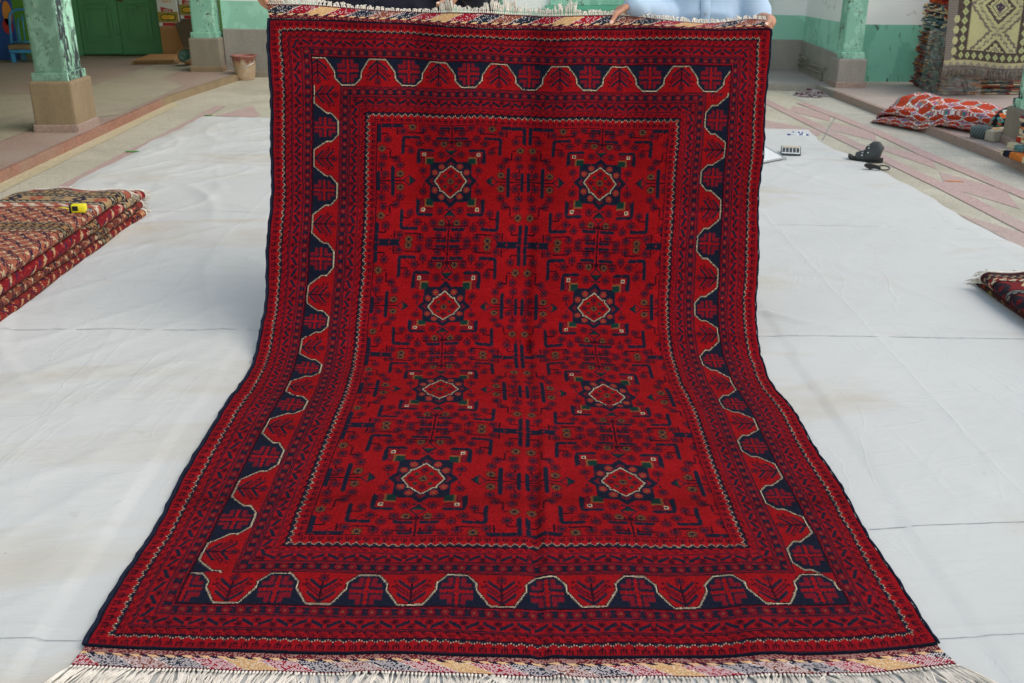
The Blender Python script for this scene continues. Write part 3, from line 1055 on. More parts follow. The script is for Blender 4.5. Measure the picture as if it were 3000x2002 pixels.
dt = [(random.uniform(-.35, .25) + (-0.5 if a < .06 else 0), random.uniform(.2, .6), z * random.uniform(.7, 1.2)) for a, z in zip(ut, upz)]
fringe("fringe", Et, dt, hgt * RNG.uniform(.8, 1.5, nt_), M["cotton"], rug, 5, 0.0018, 0.006, None, 0.004)

# ================================================================== courtyard
def struct(name, bm, m, parent=None):
    o = obj_bm(name, bm, m, parent)
    if parent is None: o["kind"] = "structure"
    return o


PZ = 0.07      # height of the veranda floors above the court
bm = bmesh.new()
vs = [bm.verts.new(p) for p in ((-40, -40, 0), (40, -40, 0), (40, 40, 0), (-40, 40, 0))]
bm.faces.new(vs)
struct("courtyard_floor", bm, M["floor"])


def inlay(name, polys, m, z, px=True):
    bm = bmesh.new()
    for pl in polys:
        pts = [G(x, y, z) if px else np.array((x, y, z)) for x, y in pl]
        bm.faces.new([bm.verts.new(p) for p in pts])
    return struct(name, bm, m)


Q = lambda *pts: [(2200 + x * 0.3507, 250 + y * 0.3507) for x, y in pts]        # detail view of the right of the court
Ql = lambda *pts: [(x * 0.3404, 260 + y * 0.3404) for x, y in pts]              # and of the left


def strip(line, w):
    """a stripe of constant real width w along a line of ground points"""
    g = [G(*p)[:2] for p in line]
    L, R = [], []
    for i, p in enumerate(g):
        a = g[max(i - 1, 0)]; b = g[min(i + 1, len(g) - 1)]
        t = (b - a) / np.linalg.norm(b - a); n = np.array((-t[1], t[0])) * w / 2
        L.append(p + n); R.append(p - n)
    return [tuple(p) for p in L + R[::-1]]


sp = [strip(Q((60, 105), (620, 380), (900, 512), (1180, 650), (1620, 858), (2281, 1195), (3600, 1850)), 0.115),
      strip(Q((420, 150), (640, 232), (1040, 388), (1480, 590), (2281, 922), (3600, 1500)), 0.115),
      strip(Ql((1900, 150), (1680, 275), (1020, 610), (560, 850), (-800, 1560)), 0.11)]
inlay("floor_stripes", sp, M["floor_pink"], 0.0042, False)
inlay("floor_diamonds", [Q((350, 172), (668, 245), (660, 302), (322, 215)), Q((690, 312), (1030, 388), (1052, 470), (655, 372)),
                         Q((1085, 500), (1500, 602), (1556, 700), (1110, 545)), Q((1572, 722), (2118, 872), (2250, 1035), (1626, 846)),
                         Q((60, 280), (560, 378), (600, 390), (560, 425), (430, 386), (60, 372)), Q((1722, 1072), (2281, 1236), (3000, 1450), (3000, 1800), (2281, 1365)),
                         Ql((1850, 235), (2175, 150), (2240, 230), (2180, 246))], M["floor_pink"], 0.0021)
# dirty gutter along the right-hand kerb and the yellow strip along the left one
KR = lambda Y: 3.42 + (10.87 - Y) * 0.0705
bm = bmesh.new()
bm.faces.new([bm.verts.new((x, y, 0.0024)) for x, y in ((KR(11.3) - 0.42, 11.3), (KR(11.3), 11.35), (KR(0), 0), (KR(0) - 0.42, 0))])
struct("gutter", bm, M["floor_dirty"])
bm = bmesh.new()
bm.faces.new([bm.verts.new((x, y, 0.0027)) for x, y in ((-3.52, 10.6), (-3.38, 10.4), (-3.36, -4), (-3.52, -4))])
struct("kerb_border", bm, M["floor_yellow"])

# verandas (raised floors) with their kerbs
bm = bmesh.new()
prism(bm, [(-9, -6), (-3.545, -6), (-3.545, 10.65), (-3.34, 12.2), (-3.30, 12.76), (-3.30, 15), (-9, 15)], -0.05, PZ)
struct("veranda_floor", bm, M["plat_l"])
bm = bmesh.new()
for pl in (((-4.6, -6), (-4.05, -6), (-4.05, 15), (-4.6, 15)), ((-9, 5.4), (-4.6, 5.4), (-4.6, 6.6), (-9, 6.6)), ((-9, 9.0), (-4.6, 9.0), (-4.6, 10.6), (-9, 10.6)),
           ((-4.05, 8.95), (-3.60, 9.3), (-3.60, 11.3), (-4.05, 11.9))):
    bm.faces.new([bm.verts.new((x, y, PZ + 0.003)) for x, y in pl])
struct("veranda_inlay", bm, M["plat_cream"])
bm = bmesh.new()
for a, b in (((-4.93, 11.4), (-4.13, 8.95)), ((-8.5, 9.0), (-4.62, 9.0))):
    t_ = Vector((b[0] - a[0], b[1] - a[1], 0)).normalized() * .006
    bm.faces.new([bm.verts.new((x, y, PZ + .0062)) for x, y in ((a[0] + t_.y, a[1] - t_.x), (b[0] + t_.y, b[1] - t_.x), (b[0] - t_.y, b[1] + t_.x), (a[0] - t_.y, a[1] + t_.x))])
struct("floor_joint", bm, M["black"])
bm = bmesh.new()
box2(bm, (-3.548, -6, -0.04), (-3.505, 10.3, PZ + 0.004), 0.006)
struct("kerb", bm, M["kerb_red"])
bm = bmesh.new()
prism(bm, [(-3.548, 10.302), (-3.505, 10.302), (-3.49, 10.65), (-3.275, 12.2), (-3.24, 12.62), (-3.305, 12.62), (-3.345, 12.2), (-3.548, 10.65)], -0.04, PZ + 0.002)
struct("kerb", bm, M["cement_l"])
bm = bmesh.new()
prism(bm, [(2.2, 11.62), (3.38, 11.42), (KR(10.9) + 0.04, 10.9), (KR(-1) + 0.04, -1), (9, -1), (9, 12.9), (2.2, 12.9)], -0.05, PZ)
struct("veranda_floor", bm, M["plat_r"])
bm = bmesh.new()
prism(bm, [(KR(10.9) - 0.005, 10.9), (KR(-1) - 0.005, -1), (KR(-1) + 0.045, -1), (KR(10.9) + 0.045, 10.9)], -0.04, PZ + 0.004)
struct("kerb", bm, M["kerb_mauve"])
bm = bmesh.new()
prism(bm, [(2.2, 11.575), (3.37, 11.375), (KR(10.902) - 0.005, 10.902), (KR(10.902) + 0.045, 10.902), (3.40, 11.425), (2.2, 11.625)], -0.04, PZ + 0.002)
struct("kerb", bm, M["cement_d"])
bm = bmesh.new()
box2(bm, (-3.24, 12.63, -0.04), (2.2, 12.80, PZ - 0.004), 0.008)
struct("kerb", bm, M["cement"])


# ------------------------------------------------------------------ walls
def wall_quad(bm, p, q, z, th, nrm):
    """slab from p to q (xy), z = (z at p low, high, z at q low, high), thickness away from nrm"""
    p, q = Vector((p[0], p[1], 0)), Vector((q[0], q[1], 0))
    n = Vector((nrm[0], nrm[1], 0)) * th
    a = [p + Vector((0, 0, z[0])), q + Vector((0, 0, z[2])), q + Vector((0, 0, z[3])), p + Vector((0, 0, z[1]))]
    f = [bm.verts.new(v) for v in a]; b = [bm.verts.new(v - n) for v in a]
    bm.faces.new(f); bm.faces.new(b[::-1])
    for i in range(4):
        bm.faces.new((f[i], b[i], b[(i + 1) % 4], f[(i + 1) % 4]))


def painted_wall(name, p, q, nrm, top, zb, zd, mats, label):
    """wall with white upper part, a painted band and a cement dado; heights given at both ends"""
    bm = bmesh.new()
    wall_quad(bm, p, q, (0.0, top, 0.0, top), 0.2, nrm)
    w = obj_bm(name, bm, mats[0])
    tag(w, label, "wall", None, "thing")
    off = lambda d: ((p[0] + nrm[0] * d, p[1] + nrm[1] * d), (q[0] + nrm[0] * d, q[1] + nrm[1] * d))
    a, b = off(0.004)
    bm = bmesh.new(); wall_quad(bm, a, b, (zd[0] - 0.02, zb[0], zd[1] - 0.02, zb[1]), 0.003, nrm)
    obj_bm("painted_band", bm, mats[1], w)
    if mats[2]:
        a, b = off(0.03)
        bm = bmesh.new(); wall_quad(bm, a, b, (0.03, zd[0], 0.03, zd[1]), 0.028, nrm)
        bmesh.ops.bevel(bm, geom=[e for e in bm.edges], offset=0.006, segments=1, affect='EDGES')
        obj_bm("dado", bm, mats[2], w)
    return w


YF = 12.80
fw = painted_wall("courtyard_wall", (-3.52, YF), (3.70, YF), (0, -1), 4.4, (0.885, 0.705), (0.56, 0.425), (M["white_wall"], M["mint"], M["cement_d"]),
                  "long white and mint wall with grey cement dado across the end of the court")
sw = painted_wall("courtyard_wall", (3.56, YF + 0.1), (3.56, 11.3), (-1, 0), 4.4, (0.70, 0.735), (0.42, 0.41), (M["white_wall"], M["mint"], M["cement_d"]),
                  "short side wall with three grey pipes, white over mint")
rw = painted_wall("courtyard_wall", (3.62, 11.66), (9, 11.66), (0, -1), 4.4, (0.69, 0.66), (0.09, 0.09), (M["white_wall"], M["mint_dk"], None),
                  "white over grimy mint wall behind the plastic-wrapped kilim pile")
bm = bmesh.new(); box2(bm, (-9, 14.56, 0), (-3.3, 14.76, 4.4))
ew = tag(obj_bm("veranda_wall", bm, M["lime"]), "lime green veranda wall holding the green double door", "wall", None, "thing")
bm = bmesh.new(); box2(bm, (-7.2, 3, 0), (-7.0, 14.55, 4.4))
tag(obj_bm("veranda_wall", bm, M["lime"]), "lime green side wall beyond the blue chair", "wall", None, "thing")
# veranda roof, out of view, put in to block sky light
bm = bmesh.new(); box2(bm, (-7.0, 1.5, 3.0), (-3.35, 14.55, 3.16))
struct("unseen_veranda_roof", bm, M["roof"])
bm = bmesh.new(); box2(bm, (-4.4, -6, 3.162), (-4.2, 14.55, 5.2))  # added out of view to keep sky light off the sheet's left side
tag(obj_bm("sky_blocker_wall", bm, M["blocker_white"]), "plain white unseen wall added above the veranda to block sky light", "wall", None, "thing")


# green double door in the end wall: frame, two leaves of raised panels
def door_leaf(parent, x0, x1, z0, z1, y, mat, name="door_leaf", panels=((0.17, 0.62), (0.66, 0.86), (0.90, 1.95))):
    bm = bmesh.new()
    box2(bm, (x0, y, z0), (x1, y + 0.04, z1), 0.004)
    leaf = obj_bm(name, bm, mat, parent)
    w = x1 - x0; h = z1 - z0
    bm = bmesh.new()
    for a, b in panels:
        za, zb = z0 + h * a / 2.05, z0 + h * b / 2.05
        xa, xb = x0 + w * 0.17, x1 - w * 0.17
        # moulding ring and raised field
        for (p, q_) in (((xa, za), (xb, za + 0.03)), ((xa, zb - 0.03), (xb, zb)), ((xa, za + 0.03), (xa + 0.03, zb - 0.03)), ((xb - 0.03, za + 0.03), (xb, zb - 0.03))):
            box2(bm, (p[0], y - 0.030, p[1]), (q_[0], y - 0.001, q_[1]), 0.003)
        if zb - za > 0.12:
            box2(bm, (xa + 0.07, y - 0.010, za + 0.07), (xb - 0.07, y - 0.001, zb - 0.07), 0.006)
    obj_bm("panel", bm, mat, leaf)
    return leaf


dr = empty("door", (0, 0, 0)); dr.parent = ew
bm = bmesh.new()
for a, b in (((-6.04, 14.47, PZ), (-5.95, 14.56, 2.3)), ((-4.86, 14.47, PZ), (-4.74, 14.56, 2.3)), ((-5.95, 14.47, 2.2), (-4.86, 14.56, 2.3))):
    box2(bm, a, b, 0.006)
obj_bm("door_frame", bm, M["door_green"], dr)
door_leaf(dr, -5.945, -5.411, PZ + 0.018, 2.19, 14.50, M["door_green"])
door_leaf(dr, -5.405, -4.866, PZ + 0.012, 2.19, 14.505, M["door_green"])
bm = bmesh.new()
tube(bm, [(-5.36, 14.47, 0.83), (-5.36, 14.45, 0.80), (-5.33, 14.45, 0.795), (-5.30, 14.46, 0.80)], 0.012, 6)
obj_bm("latch", bm, M["litter_red"], dr, True)
bm = bmesh.new(); box2(bm, (-5.95, 14.44, PZ), (-4.86, 14.54, PZ + 0.006))
obj_bm("threshold", bm, M["black"], dr)

# mint glazed door and the window in the far wall, the pale drain pipe
d2 = empty("door", (0, 0, 0)); d2.parent = fw
bm = bmesh.new()
for a, b in (((2.98, 12.69, 0.06), (3.07, 12.80, 2.3)), ((1.95, 12.69, 0.06), (2.04, 12.80, 2.3)), ((2.04, 12.69, 2.2), (2.98, 12.80, 2.3))):
    box2(bm, a, b, 0.008)
obj_bm("door_frame", bm, M["door_mint"], d2)
bm = bmesh.new()
box2(bm, (2.045, 12.72, 0.07), (2.975, 12.755, 0.70), 0.004)
for a, b in (((2.045, 12.715, 0.702), (2.975, 12.76, 0.76)), ((2.045, 12.715, 0.762), (2.11, 12.76, 2.19)), ((2.91, 12.715, 0.762), (2.975, 12.76, 2.19)), ((2.115, 12.715, 2.12), (2.905, 12.76, 2.19))):
    box2(bm, a, b, 0.004)
obj_bm("door_leaf", bm, M["door_mint"], d2)
bm = bmesh.new(); box2(bm, (2.112, 12.74, 0.765), (2.908, 12.75, 2.118)); obj_bm("pane", bm, M["dark_glass"], d2)
wi = empty("window", (0, 0, 0)); wi.parent = fw
bm = bmesh.new(); box2(bm, (0.40, 12.66, 0.775), (1.75, 12.795, 0.83), 0.006); obj_bm("sill", bm, M["door_mint"], wi)
bm = bmesh.new()
for a, b in (((0.46, 12.74, 0.832), (0.54, 12.795, 2.2)), ((1.62, 12.74, 0.832), (1.70, 12.795, 2.2)), ((0.54, 12.74, 0.832), (1.62, 12.795, 0.90)), ((1.05, 12.74, 0.90), (1.11, 12.795, 2.2))):
    box2(bm, a, b, 0.004)
obj_bm("frame", bm, M["mint_col"], wi)
bm = bmesh.new(); box2(bm, (0.54, 12.775, 0.90), (1.62, 12.785, 2.2)); obj_bm("pane", bm, M["dark_glass"], wi)
bm = bmesh.new()
tube(bm, [(-0.17, 12.70, 0.78), (-0.17, 12.70, 4.2)], 0.062, 14)
for z in (0.95, 2.2, 3.4): tube(bm, [(-0.17, 12.70, z), (-0.17, 12.70, z + 0.05)], 0.07, 14)
tube(bm, [(-0.17, 12.70, 0.78), (-0.17, 12.66, 0.70), (-0.17, 12.60, 0.66)], 0.062, 14)
tag(obj_bm("drain_pipe", bm, M["mint_col"], None, True), "pale green drain pipe on the far wall above the rug", "pipe")
# conduits on the side wall
for zz, (y0, y1), zs in ((0.262, (12.70, 12.35), -0.015), (0.198, (12.70, 11.62), 0.02), (0.14, (12.70, 11.75), 0.02)):
    bm = bmesh.new()
    pts = [(3.506, y0, zz), (3.506, y1, zz + zs)]
    tube(bm, pts, 0.0105, 8)
    ym = (y0 + y1) / 2
    box(bm, (3.506, ym, zz + zs / 2), (0.034, 0.03, 0.034), 0.004)
    if zz < 0.15: tube(bm, [(3.506, y1, zz + zs), (3.506, y1 - 0.02, zz + zs - 0.02), (3.506, y1 - 0.02, PZ)], 0.0105, 8)
    lab = {0.262: "topmost and shortest of the three grey wall pipes", 0.198: "middle of the three grey wall pipes",
           0.14: "lowest grey wall pipe, bent down into the floor"}[zz]
    tag(obj_bm("conduit_pipe", bm, M["cement"], None, True), lab, "pipe", "grey pipes along the side wall")


# ------------------------------------------------------------------ pillars
def pillar(x0, x1, y0, y1, label, zt=0.481, plinth=True, mats=None, grp="veranda pillars"):
    root = empty("pillar", ((x0 + x1) / 2, (y0 + y1) / 2, PZ), label, "pillar", grp)
    root["kind"] = "thing"
    off = Vector(root.location)
    fm, smm, pm, bmm = mats
    def add(nm, bm, m):
        bmesh.ops.translate(bm, vec=-off, verts=bm.verts)
        o = obj_bm(nm, bm, m, root)
        return o
    bm = bmesh.new()
    box2(bm, (x0 - 0.012, y0 - 0.012, PZ - 0.01), (x1 + 0.012, y1 + 0.012, PZ + 0.062), 0.012)
    add("plinth", bm, pm)
    bm = bmesh.new()
    box2(bm, (x0, y0, PZ + 0.0), (x1, y1, zt), 0.02)
    add("base_block", bm, bmm)
    bm = bmesh.new()
    box2(bm, (x0 + 0.025, y0 + 0.025, zt - 0.01), (x1 - 0.025, y1 - 0.025, zt + 0.066), 0.012)
    o = add("moulding", bm, [fm, smm])
    bm = bmesh.new()
    box2(bm, (x0 + 0.047, y0 + 0.047, zt + 0.05), (x1 - 0.047, y1 - 0.047, 3.0), 0.022)
    o2 = add("shaft", bm, [fm, smm])
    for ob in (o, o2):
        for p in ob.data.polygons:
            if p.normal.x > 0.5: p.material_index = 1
    return root


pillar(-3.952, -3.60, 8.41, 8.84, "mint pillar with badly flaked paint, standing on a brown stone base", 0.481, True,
       (M["mint_front_shaded"], M["mint_side"], M["kerb_mauve"], M["cement_l"]))
pillar(-3.90, -3.525, 12.60, 12.96, "mint pillar with stained paint beside the paint bucket", 0.462, True,
       (M["mint_col"], M["mint_col"], M["cement_l"], M["cement"]))
pillar(3.508, 3.815, 11.15, 11.48, "mint pillar at the corner of the side wall, on a grey cement base", 0.372, True,
       (M["mint_col"], M["mint_col"], M["kerb_mauve"], M["cement_d"]))
pillar(3.86, 4.22, 7.62, 7.98, "mint pillar on a pale grey base between the red kilim and the kilim stack", 0.355, True,
       (M["mint_side"], M["mint_side"], M["kerb_mauve"], M["cement"]))

# ------------------------------------------------------------------ the white sheet
TL = [(599, 343), (439, 420), (374, 457), (204, 546), (0, 655)]
TRr = [(2362, 381), (2424, 429), (2593, 506), (2726, 583), (2866, 662), (3000, 734)]
gl = np.array([G(*p)[:2] for p in TL] + [[-3.0, 3.0], [-3.0, 0.5]])
gr = np.array([G(*p)[:2] for p in TRr] + [[2.80, 3.0], [2.85, 0.5]])
NV, NU = 420, 300
tv = np.linspace(0, 1, NV)
def along(g, t):
    y = g[0, 1] + (0.5 - g[0, 1]) * t
    return np.stack([np.interp(-y, -g[:, 1], g[:, 0]), y], 1)
Lp, Rp = along(gl, tv), along(gr, tv)
uu = np.linspace(0, 1, NU)[None, :, None]
XY = Lp[:, None, :] * (1 - uu) + Rp[:, None, :] * uu
X, Y = XY[..., 0], XY[..., 1]
X = X + (0.012 * np.sin(Y * 5.1) + 0.006 * np.sin(Y * 17)) * (np.abs(uu[..., 0] - 0.5) * 2) ** 8
Y = Y + 0.008 * np.sin(X * 4.3) * (tv[:, None] < 0.02)


def vnoise(x, y, seed):
    r = np.random.default_rng(seed).random((64, 64))
    xi, yi = np.floor(x).astype(int), np.floor(y).astype(int)
    fx, fy = x - xi, y - yi
    fx, fy = fx * fx * (3 - 2 * fx), fy * fy * (3 - 2 * fy)
    g = lambda i, j: r[i % 64, j % 64]
    return (g(xi, yi) * (1 - fx) + g(xi + 1, yi) * fx) * (1 - fy) + (g(xi, yi + 1) * (1 - fx) + g(xi + 1, yi + 1) * fx) * fy


Z = 0.0052 + 0 * X
# soft ridges where the cloth is loose, sharper pulls towards the far left
for k, (ang, fr, amp, sd) in enumerate(((25, 2.6, .010, 1), (-35, 3.8, .007, 2), (70, 4.5, .006, 3), (10, 8.0, .003, 4))):
    a = rad(ang); p = (X * math.cos(a) + Y * math.sin(a)) * fr; q_ = (-X * math.sin(a) + Y * math.cos(a)) * fr * 0.35
    n = vnoise(p + 50, q_ + 50, sd)
    rid = np.clip(1 - np.abs(n - 0.5) * 7.0, 0, 1) ** 2
    loose = np.clip(0.25 + 0.9 * np.clip((-X - 0.6) / 1.8, 0, 1) + 0.35 * np.clip((Y - 5) / 3, 0, 1), 0, 1.2)
    Z += 0.9 * amp * rid * loose
    Z += amp * 0.35 * (vnoise(p * 0.5 + 9, q_ + 3, sd + 9)) * (0.4 + loose)
under = (np.abs(X) < 1.12) & (Y < 4.4) & (Y > 1.6)
Z = np.where(under, np.minimum(Z, 0.0056), Z)
# a doubled fold running out from under the rug on the right
fa, fb = G(2220, 918)[:2], G(2590, 990)[:2]
tt_ = ((X - fa[0]) * (fb[0] - fa[0]) + (Y - fa[1]) * (fb[1] - fa[1])) / ((fb - fa) @ (fb - fa))
nd = ((X - fa[0]) * -(fb[1] - fa[1]) + (Y - fa[1]) * (fb[0] - fa[0])) / np.linalg.norm(fb - fa) + 0.03 * np.sin(np.clip(tt_, 0, 1) * 3.1)
Z += np.where((tt_ > -0.1) & (tt_ < 1.05), 0.014 * np.exp(-(nd / 0.022) ** 2) * np.clip(1.05 - tt_, 0, 1) ** 0.5, 0)
Z = np.minimum(Z, 0.03)
edge_ = np.minimum(np.minimum(uu[..., 0], 1 - uu[..., 0]) * 60, tv[:, None] * 80)
Z = np.where(edge_ < 1, 0.0045 + (Z - 0.0045) * edge_, Z)
tarp = obj_me("cotton_sheet", grid_me("cotton_sheet", np.stack([X, Y, Z], -1)), M["tarp"])
tag(tarp, "huge white cotton sheet with stitched seams spread over the court under the rug", "sheet")


def tarp_z(x, y):
    i = np.clip(np.searchsorted(-Lp[:, 1], -y), 1, NV - 1)
    f = np.clip((x - Lp[i, 0]) / (Rp[i, 0] - Lp[i, 0]), 0, 1)
    return float(Z[i, int(round(f * (NU - 1)))])


def seam_or_fold(line, w=0.0035):
    """stitched seam: a narrow raised lap following the cloth"""
    pts = []
    g = [G(*p)[:2] for p in line]
    for a, b in zip(g, g[1:]):
        n = max(2, int(np.linalg.norm(b - a) / 0.02))
        for k in range(n): pts.append(a + (b - a) * k / n)
    pts.append(g[-1])
    bm = bmesh.new()
    prev = None
    for i, p in enumerate(pts):
        wob = 0.004 * math.sin(i * 0.11) + random.uniform(-.0008, .0008)
        ww = w * random.uniform(.5, 1.2) * (1 if (math.sin(i * 0.07) > -0.75) else 0.25)
        z = tarp_z(p[0], p[1] + wob) + 0.0022
        r = (bm.verts.new((p[0], p[1] + wob - ww / 2, z)), bm.verts.new((p[0], p[1] + wob + ww / 2, z)))
        if prev: bm.faces.new((prev[0], r[0], r[1], prev[1]))
        prev = r
    obj_bm("seam_or_fold", bm, M["seam_or_fold"], tarp)


seam_or_fold([(-40, 977), (300, 973), (765, 972)]); seam_or_fold([(2216, 990), (2600, 994), (3030, 1000)])
seam_or_fold([(420, 628), (600, 626), (790, 629)], 0.0025); seam_or_fold([(2230, 664), (2500, 668), (2890, 679)], 0.003)
seam_or_fold([(640, 449), (790, 450)], 0.003); seam_or_fold([(2230, 488), (2500, 492), (2560, 492)], 0.004)
seam_or_fold([(2545, 1558), (2700, 1550), (3030, 1538)], 0.0025); seam_or_fold([(-20, 1884), (260, 1888)], 0.002); seam_or_fold([(2740, 1880), (3030, 1868)], 0.002)
seam_or_fold([(2630, 670), (2760, 760), (2880, 840)], 0.004)  # diagonal fold in the cloth, its shade line drawn as a grey strip

# ================================================================== things lying about
def local(root, o):
    """hang an object built in world coordinates under a root without moving it"""
    o.parent = root
    o.matrix_parent_inverse = root.matrix_basis.inverted()
    return o


def root_at(name, loc, label, cat, group=None):
    r = empty(name, loc, label, cat, group)
    return r


class Kit:
    """parts built in world coordinates and parented to one root"""
    def __init__(s, name, loc, label, cat, group=None): s.r = empty(name, loc, label, cat, group)
    def add(s, name, bm, m, smooth=False, parent=None):
        o = obj_bm(name, bm, m, None, smooth)
        return local(s.r, o) if parent is None else s.sub(parent, o)
    def sub(s, parent, o):
        o.parent = parent
        o.matrix_parent_inverse = Matrix.Identity(4)
        return o
    def addme(s, name, me, m): return local(s.r, obj_me(name, me, m))


# ---------------------------------------------------------------- woven rasters
def ras_bands(nt, ns, bands, field, seed, ct=0.010):
    """rug seen from its end: cross borders, then a field; t along the length in cells of ct metres"""
    r = np.random.default_rng(seed)
    t, s = np.mgrid[0:nt, 0:ns] + 0.5
    tm = t * ct
    C = np.zeros((nt, ns, 3)); C[:] = s2l(*field[0])
    z = 0.0
    for w, base, mot, kind in bands:
        m = (tm >= z) & (tm < z + w)
        C[m] = s2l(*base)
        q = (tm - z) / w
        n = max(3, w / ct)
        per = {"tri": n * 1.6, "med": n * 1.5, "hook": n * 1.3, "dots": 6, "key": n * 1.2, "plain": 50}[kind]
        ph = (s % per) / per
        if kind == "tri": k = (q > 0.2) & (q < 0.8) & (np.abs(ph - 0.5) < 0.42 * (q - 0.15)) & ~((q > 0.45) & (q < 0.7) & (np.abs(ph - .5) < .16 * q))
        elif kind == "med": k = (np.abs(ph - 0.5) * 1.2 + np.abs(q - 0.5) * 0.8 < 0.42) & ~((np.abs(ph - 0.5) + np.abs(q - .5) < .14))
        elif kind == "hook": k = (np.abs(q - 0.25 - 0.5 * ph) < 0.10) | ((np.abs(q - .75) < .08) & (ph > .4)) | ((np.abs(q - .25) < .08) & (ph < .5))
        elif kind == "dots": k = ((np.floor(s / 3) + np.floor(t / 2)) % 2 < 1) & (q > 0.2) & (q < 0.8)
        elif kind == "key": k = ((np.abs(q - .3) < .1) & (ph < .7)) | ((np.abs(q - .7) < .1) & (ph > .3)) | ((np.abs(ph - .5) < .08) & (np.abs(q - .5) < .25)) | ((np.abs(ph - .1) < .06) & (q > .3) & (q < .8))
        else: k = np.zeros(t.shape, bool)
        mm = m & k
        mots = mot if isinstance(mot[0], (tuple, list)) else [mot]
        which = np.floor(s / per).astype(int) % len(mots)
        for i, mc in enumerate(mots): C[mm & (which == i)] = s2l(*mc)
        ed = m & ((q < 0.09) | (q > 0.91))
        C[ed] = s2l(*[x * 0.35 for x in base])
        z += w
    f = (tm >= z) & ~((tm > z + .34) & (tm < z + .34 + .19))
    for q0, bw, base, mc in ((z + .34, .03, (150, 132, 104), (40, 38, 50)), (z + .37, .07, (164, 124, 84), (70, 40, 44)), (z + .44, .03, (150, 132, 104), (40, 38, 50)), (z + .47, .06, tuple(x * .8 for x in field[0]), (190, 160, 130))):
        m = (tm >= q0) & (tm < q0 + bw)
        C[m] = s2l(*base)
        pp = max(6, bw / ct * 1.1); ph = (s % pp) / pp; qq = (tm - q0) / bw
        C[m & (np.abs(ph - .5) + np.abs(qq - .5) * .7 < .34) & ~(np.abs(ph - .5) + np.abs(qq - .5) < .12)] = s2l(*mc)
        C[m & ((qq < .1) | (qq > .9))] = s2l(40, 34, 40)
    kind = field[2]
    for i, mc in enumerate(field[1]):
        per = 8 + 2 * i
        a = ((tm - z) / ct + s * (0.6 if i % 2 else -0.6)) % per / per
        b_ = ((tm - z) / ct - s * (0.9 if i % 2 else 1.1) + 7 * i) % (per * 0.8) / (per * 0.8)
        if kind == "lattice": k = (np.abs(a - .5) < .05) | ((np.abs(a - .5) < .22) & (np.abs(b_ - .5) < .10))
        elif kind == "dash": k = (np.abs(a - .5) < .13) & (np.abs(b_ - .5) < .2)
        else: k = (np.abs(np.hypot((s % per) - per / 2, ((tm - z) / ct % per) - per / 2) - per * .3) < 1.5) | (np.hypot((s % per) - per / 2, ((tm - z) / ct % per) - per / 2) < per * .12)
        C[f & k] = s2l(*mc)
    return np.clip(C * (1 + r.normal(0, .13, (nt, ns, 1))), 0, 1)


def ras_stripe(nt, ns, seed, pal):
    """folded flat-weaves seen edge on: short coloured dashes"""
    r = np.random.default_rng(seed)
    C = np.zeros((nt, ns, 3))
    for j in range(ns):
        run = 0
        while run < nt:
            L = int(r.integers(2, 9))
            C[run:run + L, j] = s2l(*pal[int(r.integers(len(pal)))])
            run += L
    for j in range(1, ns):
        if r.random() < 0.72: C[:, j] = C[:, j - 1]
    return np.clip(C * (1 + r.normal(0, .14, (nt, ns, 1))), 0, 1)


